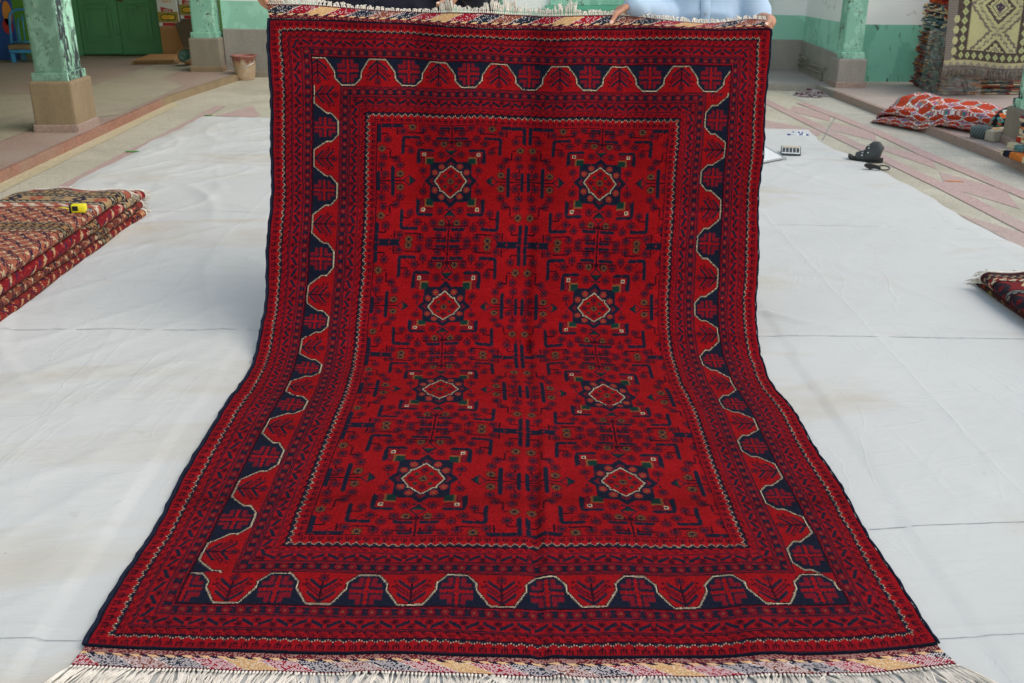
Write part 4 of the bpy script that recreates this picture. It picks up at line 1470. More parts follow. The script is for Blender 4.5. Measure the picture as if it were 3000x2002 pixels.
def folded_strip(name, root, xf, y_far, y_near, x_back, z0, z1, ras, seed, wav=0.012, tilt=0.0, nt=None, bulge=1.0, droop=0.0):
    """a rug folded lengthways, fold edge at x=xf facing +x (or -x): top sheet, round fold, lower sheet"""
    r = np.random.default_rng(seed)
    sg = 1 if xf > x_back else -1
    W = abs(xf - x_back); h = (z1 - z0); rr = h / 2
    prof = []
    for k in range(26): prof.append((x_back + sg * (W - rr) * k / 25, z1))
    for k in range(1, 12):
        a = math.pi / 2 - math.pi * k / 12
        prof.append((xf - sg * rr + sg * rr * bulge * math.cos(a), (z0 + z1) / 2 + rr * math.sin(a)))
    for k in range(14): prof.append((xf - sg * rr - sg * (W - rr) * k / 13, z0))
    prof = np.array(prof)
    # resample to cells of about 6 mm
    sl_ = np.r_[0, np.cumsum(np.hypot(*np.diff(prof, axis=0).T))]
    ns = int(sl_[-1] / 0.006)
    ss = np.linspace(0, sl_[-1], ns + 1)
    px, pz = np.interp(ss, sl_, prof[:, 0]), np.interp(ss, sl_, prof[:, 1])
    nt = nt or int(abs(y_far - y_near) / 0.009)
    tt = np.linspace(0, 1, nt + 1)
    Yv = y_far + (y_near - y_far) * tt
    topw = np.clip(1 - ss / (W * 0.97), 0, 1)
    X_ = px[None, :] + (0.006 * np.sin(Yv * 3 + seed) + 0.002 * np.sin(Yv * 9 + seed * 2))[:, None] + tilt * (Yv - y_near)[:, None]
    wv = (vnoise(Yv[:, None] * 3.2 + seed * 3.1 + 0 * px[None, :], px[None, :] * 4 + seed + 20, seed) - 0.45)
    Z_ = pz[None, :] + wav * 2 * wv * (topw[None, :] ** 0.35)
    Z_ += wav * 0.9 * np.exp(-((tt[:, None] * abs(y_far - y_near) - 0.06) / 0.09) ** 2) * np.sin(px[None, :] * 21 + seed) * (topw[None, :] > 0) * topw[None, :] ** .2
    Z_ -= droop * np.clip(1 - tt * 9, 0, 1)[:, None] ** 2
    Y_ = Yv[:, None] + 0.012 * np.sin(px[None, :] * 13 + seed) * np.clip(1 - tt * 6, 0, 1)[:, None]
    Z_ = np.maximum(Z_, 0.007)
    P_ = np.stack([X_, Y_, Z_], -1)
    o = local(root, obj_me("fold", grid_me("fold", P_, ras(nt, ns)), M["kilim"]))
    m_ = o.modifiers.new("thickness", "SOLIDIFY"); m_.thickness = 0.006; m_.offset = -1 if sg > 0 else 1
    # fringe along the far end
    n = int(sl_[-1] / 0.013)
    si = np.linspace(3, ns - 3, n).astype(int)
    base = P_[0, si]
    dirs = [(random.uniform(-.4, .4) + sg * (0.5 if ss[i] > W * .9 else 0.1), 1.0, random.uniform(-.5, .2)) for i in si]
    bm_o = fringe("fringe", base, dirs, [random.uniform(.018, .045) for _ in si], M["cotton"], None, 3, 0.0022, 0.012, None, 0.008, 4)
    local(root, bm_o)
    bmf = bmesh.new()
    tube(bmf, [tuple(p + np.array((0, .004, .002))) for p in P_[0, ::3]], 0.0055, 6)
    local(root, obj_bm("end_web", bmf, M["cotton"], None, True))
    return P_


CR, DK = (222, 196, 158), (36, 36, 52)
PALS = [
    dict(bands=[(.10, (168, 92, 74), [(40, 40, 50), (220, 190, 160)], "tri"), (.045, (176, 164, 140), DK, "dots"), (.12, (176, 142, 100), [DK, (60, 66, 78)], "key"),
                (.04, (176, 164, 140), DK, "dots"), (.13, (176, 144, 106), [(38, 40, 62), (170, 84, 66), (120, 110, 100)], "med"), (.045, (176, 164, 140), DK, "dots"),
                (.11, (178, 92, 74), [(214, 196, 176)], "hook")],
         field=((168, 96, 74), [(80, 44, 60), (206, 184, 150), (60, 40, 60)], "lattice")),
    dict(bands=[(.10, (140, 26, 36), [(206, 150, 130), (200, 170, 150)], "hook"), (.03, (176, 164, 140), DK, "dots"), (.09, (176, 146, 110), DK, "key"), (.03, (176, 164, 140), DK, "dots"),
                (.10, (176, 146, 110), [DK], "med"), (.035, (176, 164, 140), DK, "dots"), (.09, (150, 30, 40), [(214, 180, 160)], "hook")],
         field=((132, 28, 36), [(46, 40, 72), (160, 60, 56), (200, 160, 120)], "dash")),
    dict(bands=[(.09, (156, 68, 56), [(110, 40, 44)], "key"), (.10, (170, 84, 64), [DK], "key"), (.05, (160, 70, 56), [(214, 190, 160)], "hook"), (.07, (176, 146, 110), DK, "key")],
         field=((128, 62, 48), [(46, 34, 44), (190, 160, 130), (60, 40, 50), (150, 90, 70)], "lattice")),
    dict(bands=[(.10, (170, 84, 58), [(200, 150, 110)], "key"), (.10, (176, 90, 64), [DK], "key"), (.06, (150, 50, 44), [(70, 30, 40)], "hook")],
         field=((138, 44, 38), [(190, 150, 110), (56, 34, 60), (100, 30, 36)], "lattice")),
]
zs = [(0.006, 0.050), (0.050, 0.094), (0.094, 0.152), (0.152, 0.215)]
LAB = ["top coral and cream folded rug of the stack, tape measure lying on it", "deep red folded rug directly under the coral one in the stack",
       "brown folded rug with small cream figures, third from the top of its stack", "orange-red folded rug at the bottom of the stack of four"]
STK = "folded rugs stacked on the white sheet"
for k in range(4):
    z0, z1 = zs[k]
    pal = PALS[3 - k]
    rt = empty("folded_rug", (-2.4, 5.0, z0), LAB[3 - k], "rug", STK)
    xf = [-2.20, -2.215, -2.225, -2.235][k]
    yf = [5.90, 5.92, 5.985, 5.80][k]
    Pk = folded_strip("folded_rug", rt, xf, yf, 2.9, -2.80 if k == 3 else -2.74, z0, z1,
                      lambda a, b, pal=pal, k=k: ras_bands(a, b, pal["bands"], pal["field"], 40 + k), 3 + k,
                      0.014 if k == 3 else 0.0025, 0.0, bulge=[1.0, 1.0, 1.25, 1.15][k], droop=[0, 0, .01, .03][k])
    if k == 3: TOPP = Pk


def top_z(x, y):
    d = (TOPP[..., 0] - x) ** 2 + (TOPP[..., 1] - y) ** 2 + (TOPP[..., 2] < 0.19) * 9
    i = np.unravel_index(np.argmin(d), d.shape)
    return TOPP[i][2]


# yellow tape measure on the coral rug
p0 = G(232, 615, 0.235)
z0 = top_z(p0[0], p0[1]) + 0.002
K = Kit("tape_measure", (p0[0], p0[1], z0), "small yellow and black tape measure with its blade pulled out, on the coral rug", "tape measure")
Rz = Matrix.Rotation(rad(8), 3, "Z")
bm = bmesh.new(); box(bm, (p0[0], p0[1], z0 + .0235), (.078, .040, .045), .010, Rz); K.add("case", bm, M["yellow"], True)
bm = bmesh.new()
box(bm, (p0[0] - .039, p0[1] - .004, z0 + .024), (.012, .047, .049), .006, Rz); K.add("rear_guard", bm, M["black"], True)
bm = bmesh.new(); box(bm, (p0[0] - .012, p0[1] - .0215, z0 + .026), (.030, .006, .026), .003, Rz); K.add("badge", bm, M["black"])
bm = bmesh.new()
box(bm, (p0[0] + .046, p0[1] + .004, z0 + .012), (.026, .030, .004), .001, Rz); box(bm, (p0[0] + .058, p0[1] + .006, z0 + .008), (.003, .024, .016), .001, Rz)
K.add("end_hook", bm, M["steel"])
bm = bmesh.new()
prev = None
for i in range(14):
    t = i / 13
    x, y = p0[0] - .045 - .085 * t, p0[1] + .01 + .03 * t
    z = z0 + .010 + .008 * math.sin(t * 3)
    r = [bm.verts.new((x, y + w, z + abs(w) * .15)) for w in (-.010, 0, .010)]
    if prev:
        for a in range(2): bm.faces.new((prev[a], r[a], r[a + 1], prev[a + 1]))
    prev = r
K.add("blade", bm, M["yellow"], True)

# two folded rugs at the right edge of the sheet
GUL = [dict(bands=[(.03, (70, 20, 30), DK, "plain"), (.05, (150, 120, 96), DK, "dots"), (.05, (128, 36, 36), [(200, 190, 160)], "hook"), (.14, (120, 30, 36), [(206, 186, 140), (40, 34, 46)], "med"), (.04, (120, 116, 110), DK, "dots"), (.14, (110, 26, 34), [(200, 190, 160), (40, 34, 46)], "med")],
            field=((150, 54, 40), [(40, 30, 44), (206, 190, 160)], "gul")),
       dict(bands=[(.04, (30, 24, 40), DK, "plain"), (.06, (140, 60, 40), [(40, 40, 40)], "hook"), (.12, (70, 44, 40), [(150, 130, 70), (120, 40, 36)], "med")],
            field=((84, 40, 40), [(150, 130, 80), (40, 34, 46)], "dash"))]
for k, (lab, z0, z1, xf, yf) in enumerate((("dark folded rug with olive figures under the red one at the sheet's right edge", 0.006, 0.046, 2.262, 4.585),
                                           ("red folded rug with cream medallions and white fringe at the sheet's right edge", 0.046, 0.105, 2.235, 4.50))):
    rt = empty("folded_rug", (2.5, 4.3, z0), lab, "rug", "two folded rugs beside the sheet's edge")
    pal = GUL[1 - k]
    folded_strip("folded_rug", rt, xf, yf, 2.6, 3.0, z0, z1, lambda a, b, pal=pal, k=k: ras_bands(a, b, pal["bands"], pal["field"], 60 + k, 0.009), 11 + k,
                 0.010 if k else 0.003, -0.02, bulge=1.2 if k else 1.0)

# ---------------------------------------------------------------- board, calculator, pens, sandal, padlock
c0 = G(2298, 462, 0.03)
ax = (G(2225, 420, 0.03) - c0); ax[2] = 0; ax = ax / np.linalg.norm(ax)
bx = (G(2150, 488, 0.03) - c0); bx[2] = 0; bx = bx / np.linalg.norm(bx)
K = Kit("white_board", tuple(c0), "white writing board with a grey metal edge lying on the sheet behind the rug", "whiteboard")
bm = bmesh.new()
q4 = [c0, c0 + ax * .9, c0 + ax * .9 + bx * .62, c0 + bx * .62]
prism(bm, [(p[0], p[1]) for p in q4], 0.020, 0.030)
K.add("panel", bm, M["board_white"])
bm = bmesh.new()
for a, b in zip(q4, q4[1:] + q4[:1]):
    tube(bm, [(a[0], a[1], .025), (b[0], b[1], .025)], (.011, .008), 6)
K.add("metal_edge", bm, M["alu"], True)
for a in q4:
    bm = bmesh.new(); box(bm, (a[0], a[1], .021), (.034, .034, .028), .006); K.add("corner_cap", bm, M["alu"])
cc = G(2332, 453, 0.02)
K = Kit("calculator", (cc[0], cc[1], .006), "grey and white desk calculator lying on the sheet beside the white board", "calculator")
u_ = G(2325, 458) - G(2282, 433); u_[2] = 0
a_ = G(2337, 457) - G(2305, 455.5); a_[2] = 0; a_ /= np.linalg.norm(a_)
d_ = np.array((-a_[1], a_[0], 0))
o_ = G(2316, 457, 0.012)
cw, cl = .150, .175
TILT = rad(10)
dt_ = d_ * math.cos(TILT) + np.array((0, 0, math.sin(TILT)))
nt3 = np.cross(a_, dt_)
CM = Matrix(np.stack([a_, dt_, nt3], 1).tolist())
def cbox(bm, x, y, w, l, z, h, bev=.002):
    p = o_ + a_ * x + dt_ * (y + cl / 2) + nt3 * (z - .006 + h / 2)
    box(bm, tuple(p), (w, l, h), bev, CM)
bm = bmesh.new()
pt = o_ + dt_ * cl * .9 - nt3 * .004
for q in (-.05, .05): tube(bm, [tuple(pt + a_ * q), tuple((pt + a_ * q)[:2] + d_[:2] * .03) + (.012,)], .004, 6)
tube(bm, [tuple((pt + a_ * q)[:2] + d_[:2] * .03) + (.012,) for q in (-.055, .055)], .004, 6)
K.add("stand", bm, M["key"])
bm = bmesh.new(); cbox(bm, 0, 0, cw, cl, .006, .014, .004); K.add("case", bm, M["key"])
bm = bmesh.new(); cbox(bm, 0, -cl * .05, cw * .90, cl * .80, .0202, .004, .0015); K.add("face_plate", bm, M["white_plastic"])
bm = bmesh.new(); cbox(bm, 0, cl * .30, cw * .80, cl * .20, .0245, .003, .001); K.add("screen", bm, M["lcd"])
bm = bmesh.new()
for i in range(5):
    for j in range(4): cbox(bm, (i - 2) * cw * .175, -cl * .32 + j * cl * .135, cw * .135, cl * .095, .0245, .005, .0015)
K.add("keys", bm, M["key"])

PENG = "blue and white marker pens on the sheet's corner"
for k, (A, B, lab) in enumerate((((2308, 396), (2368, 397), "longer blue-tipped marker pen pointing at the sandal"), ((2322, 389), (2352, 391), "marker pen half hidden behind the longer pen"))):
    a, b = G(*A, .012), G(*B, .012)
    L = np.linalg.norm(b - a); t = (b - a) / L
    K = Kit("marker_pen", tuple(a), lab, "pen", PENG)
    for nm, s0, s1, r, m in (("barrel", .12, .88, .0105, "white_plastic"), ("cap", .55, .72, .0115, "blue_plastic"), ("end_plug", -.02, .12, .0112, "blue_plastic"), ("end_plug", .88, 1.0, .0112, "blue_plastic")):
        bm = bmesh.new(); tube(bm, [a + t * L * s0, a + t * L * s1], r, 12); K.add(nm, bm, M[m], True)

# black sandal: sole, instep strap, tall heel strap lying back
sa, sb = G(2483, 470), G(2586, 478)
t = (sb - sa); Ls = np.linalg.norm(t); t /= Ls; n_ = np.array((-t[1], t[0], 0))
K = Kit("sandal", tuple(sa), "single black open-toed leather sandal with white stitching, just off the sheet", "sandal")
bm = bmesh.new()
out = []
for i in range(30):
    q = i / 29
    w = .042 * (1 + .25 * math.sin(q * math.pi * 1.2) - .28 * q) * min(1, (q * 14) ** .5, ((1 - q) * 12 + .25) ** .5)
    out.append((q, w))
lo, hi = [], []
ring = [(q, w) for q, w in out] + [(q, -w) for q, w in out[::-1]]
def solez(q): return .004 + .022 * max(0, .14 - q) / .14
top_v = [bm.verts.new(tuple(sa + t * Ls * q + n_ * w + np.array((0, 0, solez(q) + .026 + .012 * max(0, q - .55))))) for q, w in ring]
bot_v = [bm.verts.new(tuple(sa + t * Ls * q + n_ * w * .96 + np.array((0, 0, solez(q))))) for q, w in ring]
nn = len(ring)
for i in range(nn): bm.faces.new((bot_v[i], bot_v[(i + 1) % nn], top_v[(i + 1) % nn], top_v[i]))
m2 = len(out)
for i in range(m2 - 1):
    bm.faces.new((top_v[i], top_v[i + 1], top_v[nn - 2 - i], top_v[nn - 1 - i])); bm.faces.new((bot_v[i], bot_v[nn - 1 - i], bot_v[nn - 2 - i], bot_v[i + 1]))
K.add("sole", bm, M["rubber"])
def strap(name, q0, q1, hf, back=0.0, wd=.047, seg=16, nl=12):
    Pg = np.zeros((nl, seg, 3))
    for i in range(nl):
        f = i / (nl - 1); q = q0 + (q1 - q0) * f; h = np.interp(f, [0, .35, .7, 1], hf)
        for j in range(seg):
            a = math.pi * j / (seg - 1)
            Pg[i, j] = sa + t * (Ls * q + back * math.sin(a) * f) + n_ * wd * math.cos(a) * (1 - .1 * f) + np.array((0, 0, .026 + h * math.sin(a) ** .8))
    o = local(K.r, obj_me(name, grid_me(name, Pg), M["leather"]))
    mm = o.modifiers.new("thickness", "SOLIDIFY"); mm.thickness = .005
    return Pg
S1 = strap("instep_strap", .22, .60, [.034, .050, .066, .075], .012)
S2 = strap("ankle_strap", .48, .90, [.080, .122, .128, .085], .02, .044)
for S_, rows_ in ((S1, 5), (S2, 2)):
    for j in range(9, 14, 2):
        p = S_[rows_, j]; bm = bmesh.new(); box(bm, tuple(p + np.array((-.001, -.004, .002))), (.010, .005, .006), .001)
        K.add("stitch", bm, M["white_plastic"])
bm = bmesh.new(); box(bm, tuple(sa + t * Ls * .80 + np.array((0, -.02, .042))), (.035, .03, .006), .002, Matrix.Rotation(.3, 3, "Z")); K.add("insole_tag", bm, M["orange_print"])

pl = G(2556, 502)
K = Kit("padlock", tuple(pl), "small black iron padlock with a long open ring, at the sheet's edge by the sandal", "padlock")
bm = bmesh.new()
prof = [(-.062, .030), (-.050, .044), (-.020, .048), (.030, .034), (.046, .030), (.052, .012), (.044, .000), (.034, .012), (.005, .014), (-.012, .014), (-.020, .000), (-.030, .012), (-.050, .018)]
f = [bm.verts.new((pl[0] + x, pl[1] - .016 - x * .15, z + .008)) for x, z in prof]; b = [bm.verts.new((pl[0] + x, pl[1] + .016 - x * .15, z + .008)) for x, z in prof]
bm.faces.new(f); bm.faces.new(b[::-1])
for i in range(len(f)): bm.faces.new((f[i], b[i], b[(i + 1) % len(f)], f[(i + 1) % len(f)]))
bmesh.ops.bevel(bm, geom=bm.edges[:], offset=.003, segments=1, affect='EDGES')
K.add("lock_body", bm, M["iron"])
bm = bmesh.new()
tube(bm, [(pl[0] + .075 + .042 * math.cos(a) + (0.006 if a > 9 else 0), pl[1] - .006 + .030 * math.sin(a), .026 + .010 * math.sin(a)) for a in [k * 2 * math.pi / 22 for k in range(23)]], .0048, 7)
K.add("ring", bm, M["iron"], True)

# bits on the ground
def scraps(name, c, n, rx, ry, mats, label, cat, sz=(.01, .04), hz=.03):
    root = None
    for mi, mname in enumerate(mats):
        bm = bmesh.new()
        for i in range(n // len(mats)):
            a, r = random.uniform(0, 6.28), math.sqrt(random.random())
            x, y = c[0] + rx * r * math.cos(a), c[1] + ry * r * math.sin(a)
            s = random.uniform(*sz)
            z = c[2] + hz * (1 - r) * random.uniform(.2, 1) + s * .12
            Rm = Matrix.Rotation(random.uniform(0, 3), 3, "Z") @ Matrix.Rotation(random.uniform(-.9, .9), 3, "X")
            box(bm, (x, y, z), (s * random.uniform(.4, 1.4), s * random.uniform(.3, .8), s * random.uniform(.08, .35)), 0, Rm)
        o = obj_bm(name, bm, M[mname])
        if root is None:
            root = tag(o, label, cat); root["kind"] = "stuff"
        else:
            o.name = "scraps"; o.parent = root
    return root


d0 = G(2372, 281)
scraps("litter", (d0[0], d0[1], 0.0), 150, .16, .17, ["litter", "litter_red", "litter"], "small heap of grey and maroon scraps swept against the kerb", "litter", (.02, .06), .07)
for k, (px, py, n, lab) in enumerate(((388, 449, 3, "green leaf scraps at the sheet's left edge"), (612, 342, 2, "green leaf scrap at the sheet's far corner"))):
    p = G(px, py); bm = bmesh.new()
    for i in range(n * 2):
        x, y = p[0] + (i - n + .5) * .016, p[1] + random.uniform(-.006, .006)
        L = random.uniform(.015, .03); a = random.uniform(-.5, .5)
        tube(bm, [(x - L * math.cos(a), y - L * math.sin(a), .008), (x, y, .014), (x + L * math.cos(a), y + L * math.sin(a), .009)], [.002, .005, .002], 5)
    tag(obj_bm("leaf_scrap", bm, M["leaf"]), lab, "leaf")
p = G(2796, 534); bm = bmesh.new()
tube(bm, [(p[0] - .06, p[1] + .02, .005), (p[0] - .03, p[1] + .004, .006), (p[0] + .02, p[1], .005), (p[0] + .06, p[1] - .012, .005)], [.002, .006, .007, .002], 6)
tag(obj_bm("peel_scrap", bm, M["peel"]), "thin orange peel strip lying on the pink floor pattern", "peel")
bm = bmesh.new()
tube(bm, [tuple(G(*q_, .005)) for q_ in ((2448, 342), (2436, 362), (2424, 382), (2418, 398), (2410, 409))], .004, 5)
tag(obj_bm("string", bm, M["seam_or_fold"], None, True), "short piece of grey string on the patterned floor near the pens", "string")

# ---------------------------------------------------------------- paint bucket by the far-left pillar
K = Kit("bucket", (-3.20, 12.42, 0), "pale plastic bucket with maroon paint runs, standing against the cement dado", "bucket")
bm = bmesh.new()
lathe(bm, [(.0, .002), (.098, .002), (.098, .022), (.104, .026), (.112, .03), (.142, .262), (.156, .268), (.156, .282), (.142, .284), (.134, .276), (.108, .04), (0, .036)], (-3.20, 12.42, .002), 36)
def bucket_mat():
    m, nt, b = new_mat("stained_bucket")
    v = wpos(nt)
    tc = nt.nodes.new("ShaderNodeSeparateXYZ"); nt.links.new(wpos(nt), tc.inputs[0])
    n1 = noise(nt, wpos(nt, (1, 1, .35)), 14, 6, .6, .4)
    ad = nt.nodes.new("ShaderNodeMath"); ad.operation = "MULTIPLY_ADD"; nt.links.new(n1, ad.inputs[0]); ad.inputs[1].default_value = .35; nt.links.new(tc.outputs[2], ad.inputs[2])
    base = ramp(nt, noise(nt, v, 9, 5), [(.35, s2l(206, 170, 136)), (.65, s2l(226, 206, 186))])
    c = mixc(nt, ramp(nt, ad.outputs[0], [(.36, 0.0), (.42, .85)]), base, s2l(132, 52, 52))
    nt.links.new(c, b.inputs["Base Color"]); b.inputs["Roughness"].default_value = .55
    return m
K.add("pail", bm, bucket_mat(), True)
bm = bmesh.new(); tube(bm, [(-3.352, 12.40, .27), (-3.34, 12.30, .20), (-3.27, 12.255, .16), (-3.16, 12.255, .16), (-3.07, 12.30, .20), (-3.048, 12.40, .27)], .004, 6)
K.add("bail", bm, M["steel"], True)

# ---------------------------------------------------------------- cartons leaning in the veranda corner
def text_mesh(s, size, m, loc, parent, rot=(rad(90), 0, 0), name="lettering"):
    cu = bpy.data.curves.new(name, "FONT")
    cu.body = s; cu.size = size; cu.align_x = "CENTER"; cu.align_y = "CENTER"; cu.extrude = 0.0006
    tmp = bpy.data.objects.new("tmp", cu); COL.objects.link(tmp)
    bpy.context.view_layer.update()
    me = bpy.data.meshes.new_from_object(tmp)
    bpy.data.objects.remove(tmp)
    o = obj_me(name, me, m)
    o.location = loc; o.rotation_euler = rot
    return local(parent, o)


def carton(x0, x1, z0, y, label, lean=0.0):
    """tall fan carton standing upside down: white with olive and red bands"""
    K = Kit("fan_carton", ((x0 + x1) / 2, y, z0), label, "carton", "upside-down fan cartons by the green door")
    w = x1 - x0; H = 0.62; D = .22; cx = (x0 + x1) / 2
    bm = bmesh.new(); box2(bm, (x0, y, z0), (x1, y + D, z0 + H), .004); K.add("box", bm, M["white_print"])
    yy = y - .0015
    def pan(nm, a, b, c, d, m, q=0):
        bm = bmesh.new(); box2(bm, (x0 + w * a, yy - .0012 * q - .001, z0 + H * c), (x0 + w * b, yy - .0012 * q, z0 + H * d)); return K.add(nm, bm, M[m])
    pan("red_band", .19, .80, .008, .075, "red_print"); pan("olive_band", .004, .996, .085, .30, "olive_print")
    bm = bmesh.new()
    bm.faces.new([bm.verts.new((x0 + w * a, yy - .0015, z0 + H * c)) for a, c in ((.17, .305), (.76, .305), (.76, .345), (.17, .405))])
    K.add("red_flash", bm, M["red_print"])
    for k, (rx, rz, m, q) in enumerate(((.37, .058, "black", 1), (.33, .042, "yellow_print", 2))):
        bm = bmesh.new()
        pts = []
        for i in range(40):
            a = i * 2 * math.pi / 40
            ex = rx * w * (abs(math.cos(a)) ** .5) * (1 if math.cos(a) >= 0 else -1); ez = rz * H * (abs(math.sin(a)) ** .6) * (1 if math.sin(a) >= 0 else -1)
            pts.append(bm.verts.new((cx + ex, yy - .0016 * q - .001, z0 + H * .19 + ez)))
        bm.faces.new(pts)
        if k == 0:
            bm.faces.new([bm.verts.new((cx + .09 * w * math.cos(i * .5236), yy - .0012, z0 + H * .19 + .077 * H * math.sin(i * .5236))) for i in range(12)])
        K.add("oval_badge", bm, M[m])
    up = (rad(90), rad(180), 0)
    text_mesh("ASIA", .048, M["red_print"], (cx - w * .10, yy - .0055, z0 + H * .192), K.r, up)
    text_mesh("super", .034, M["orange_print"], (cx + w * .20, yy - .0055, z0 + H * .192), K.r, up)
    text_mesh("FAN", .050, M["white_print"], (cx - w * .03, yy - .003, z0 + H * .335), K.r, up)
    text_mesh("SUPER\nDELUXE", .045, M["orange_print"], (cx, yy - .002, z0 + H * .55), K.r, up)
    return K


carton(-4.745, -4.475, .483, 14.16, "upside-down white and olive fan carton standing on the brown box")
carton(-4.455, -4.185, .575, 14.18, "second fan carton, higher and half behind the pillar")
K = Kit("cardboard_box", (-4.56, 14.2, PZ), "plain brown cardboard box under the first fan carton", "box")
bm = bmesh.new(); box2(bm, (-4.735, 14.14, PZ), (-4.375, 14.42, .480), .004); K.add("carton_body", bm, M["card"])
bm = bmesh.new(); box(bm, (-4.555, 14.136, .455), (.358, .002, .04), 0); box(bm, (-4.55, 14.1365, .27), (.004, .002, .40), 0); K.add("flap", bm, M["card"])
bm = bmesh.new(); box2(bm, (-4.45, 14.22, PZ), (-4.19, 14.44, .572), .003)
tag(obj_bm("cardboard_box", bm, M["card_dk"]), "dark box behind the pillar carrying the second fan carton", "box")
bm = bmesh.new(); box(bm, (-4.30, 14.08, .32), (.30, .016, .52), .002, Matrix.Rotation(rad(-17), 3, "Y") @ Matrix.Rotation(rad(-6), 3, "X"))
tag(obj_bm("cardboard_sheet", bm, M["card_dk"]), "dark flattened cardboard sheet leaning beside the brown box", "cardboard")
K = Kit("cardboard_sheet", (-4.6, 13.7, PZ), "torn flattened cardboard pieces lying on the veranda floor by the box", "cardboard")
for i in range(4):
    bm = bmesh.new()
    box(bm, (-4.60 + random.uniform(-.02, .02), 13.72 + random.uniform(-.02, .02), PZ + .008 + i * .0165), (.56 - .02 * i, .72, .014), .002, Matrix.Rotation(rad(random.uniform(-3, 3)), 3, "Z"))
    K.add("layer", bm, M["card"] if i % 2 else M["wood"])
K = Kit("lamp_shade", (-4.17, 13.25, PZ), "torn cardboard roll with a dark green opening beside the pillar", "roll")
Rr = Matrix.Rotation(rad(62), 3, "X") @ Matrix.Rotation(rad(12), 3, "Z")
bm = bmesh.new(); lathe(bm, [(.055, -.12), (.085, .02), (.098, .10), (.094, .10), (.08, .02), (.05, -.12)], (-4.14, 13.26, PZ + .095), 18, Rr); K.add("tube", bm, M["card"], True)
bm = bmesh.new(); lathe(bm, [(.0, .05), (.05, .06), (.078, .095), (.082, .09), (.06, .05), (0, .045)], (-4.14, 13.26, PZ + .095), 18, Rr); K.add("lining", bm, M["dark_glass"], True)
K.r.name = "cardboard_roll"

# ---------------------------------------------------------------- blue chair
K = Kit("chair", (-6.42, 13.85, PZ), "small blue painted chair with a barred back and cushioned seat, half behind the pillar", "chair")
bl = M["blue_chair"]
cx0, cx1, cy0, cy1 = -6.56, -6.18, 13.60, 13.98
def arch(bm, x0, x1, z0, z1, y0, ly, r, n=12):
    pts = [(x0, y0, z0)]
    for i in range(n + 1):
        a = math.pi - math.pi * i / n
        pts.append(((x0 + x1) / 2 + (x1 - x0) / 2 * math.cos(a), y0 + ly, z1 - (x1 - x0) * .28 + (x1 - x0) * .28 * math.sin(a)))
    pts.append((x1, y0, z0)); tube(bm, pts, r, 8)
bm = bmesh.new(); arch(bm, cx0 - .02, cx1 - .06, .30, .72, 13.75, .07, .016); K.add("back_frame", bm, bl, True)
bm = bmesh.new(); arch(bm, cx0 + .08, cx1 - .14, .31, .61, 13.75, .06, .008)
for f_ in (.10, .165, .23): tube(bm, [(cx0 + f_, 13.75, .31), (cx0 + f_ - .01, 13.81, .60 if f_ < .11 else .66)], .007, 6)
tube(bm, [(cx0, 13.75, .315), (cx1 - .07, 13.75, .315)], .012, 6); K.add("bars", bm, bl, True)
bm = bmesh.new(); box2(bm, (cx0 - .01, cy0, .235), (cx1, cy1, .29), .012); K.add("seat", bm, M["wood"])
bm = bmesh.new(); box2(bm, (cx0 + .0, cy0 + .005, .19), (cx1 - .01, cy1 - .01, .232), .004); K.add("seat_rail", bm, bl)
for x in (cx0 + .03, cx1 - .05):
    for y in (cy0 + .03, cy1 - .05):
        bm = bmesh.new(); box2(bm, (x - .022, y - .022, PZ), (x + .022, y + .022, .188), .004); K.add("leg", bm, bl)
K = Kit("toy_panel", (-6.78, 13.9, PZ), "blue panel with red and tan painted shapes leaning behind the blue chair", "panel")
bm = bmesh.new(); box2(bm, (-6.93, 13.95, PZ), (-6.60, 13.99, .95), .004); K.add("panel", bm, M["blue_plastic"])
for nm, (x, z, rx, rz), m in (("red_shape", (-6.68, .50, .07, .10), "red_print"), ("tan_shape", (-6.66, .66, .06, .16), "orange_print"), ("tan_shape", (-6.80, .84, .09, .07), "orange_print"), ("white_shape", (-6.62, .90, .05, .03), "white_print")):
    bm = bmesh.new(); lathe(bm, [(0, -.002), (1, -.002), (1, .002), (0, .002)], (0, 0, 0), 20, Matrix.Rotation(rad(90), 3, "X"))
    for v in bm.verts: v.co = Vector((x + v.co.x * rx, 13.946 + v.co.y, z + v.co.z * rz))
    K.add(nm, bm, M[m])

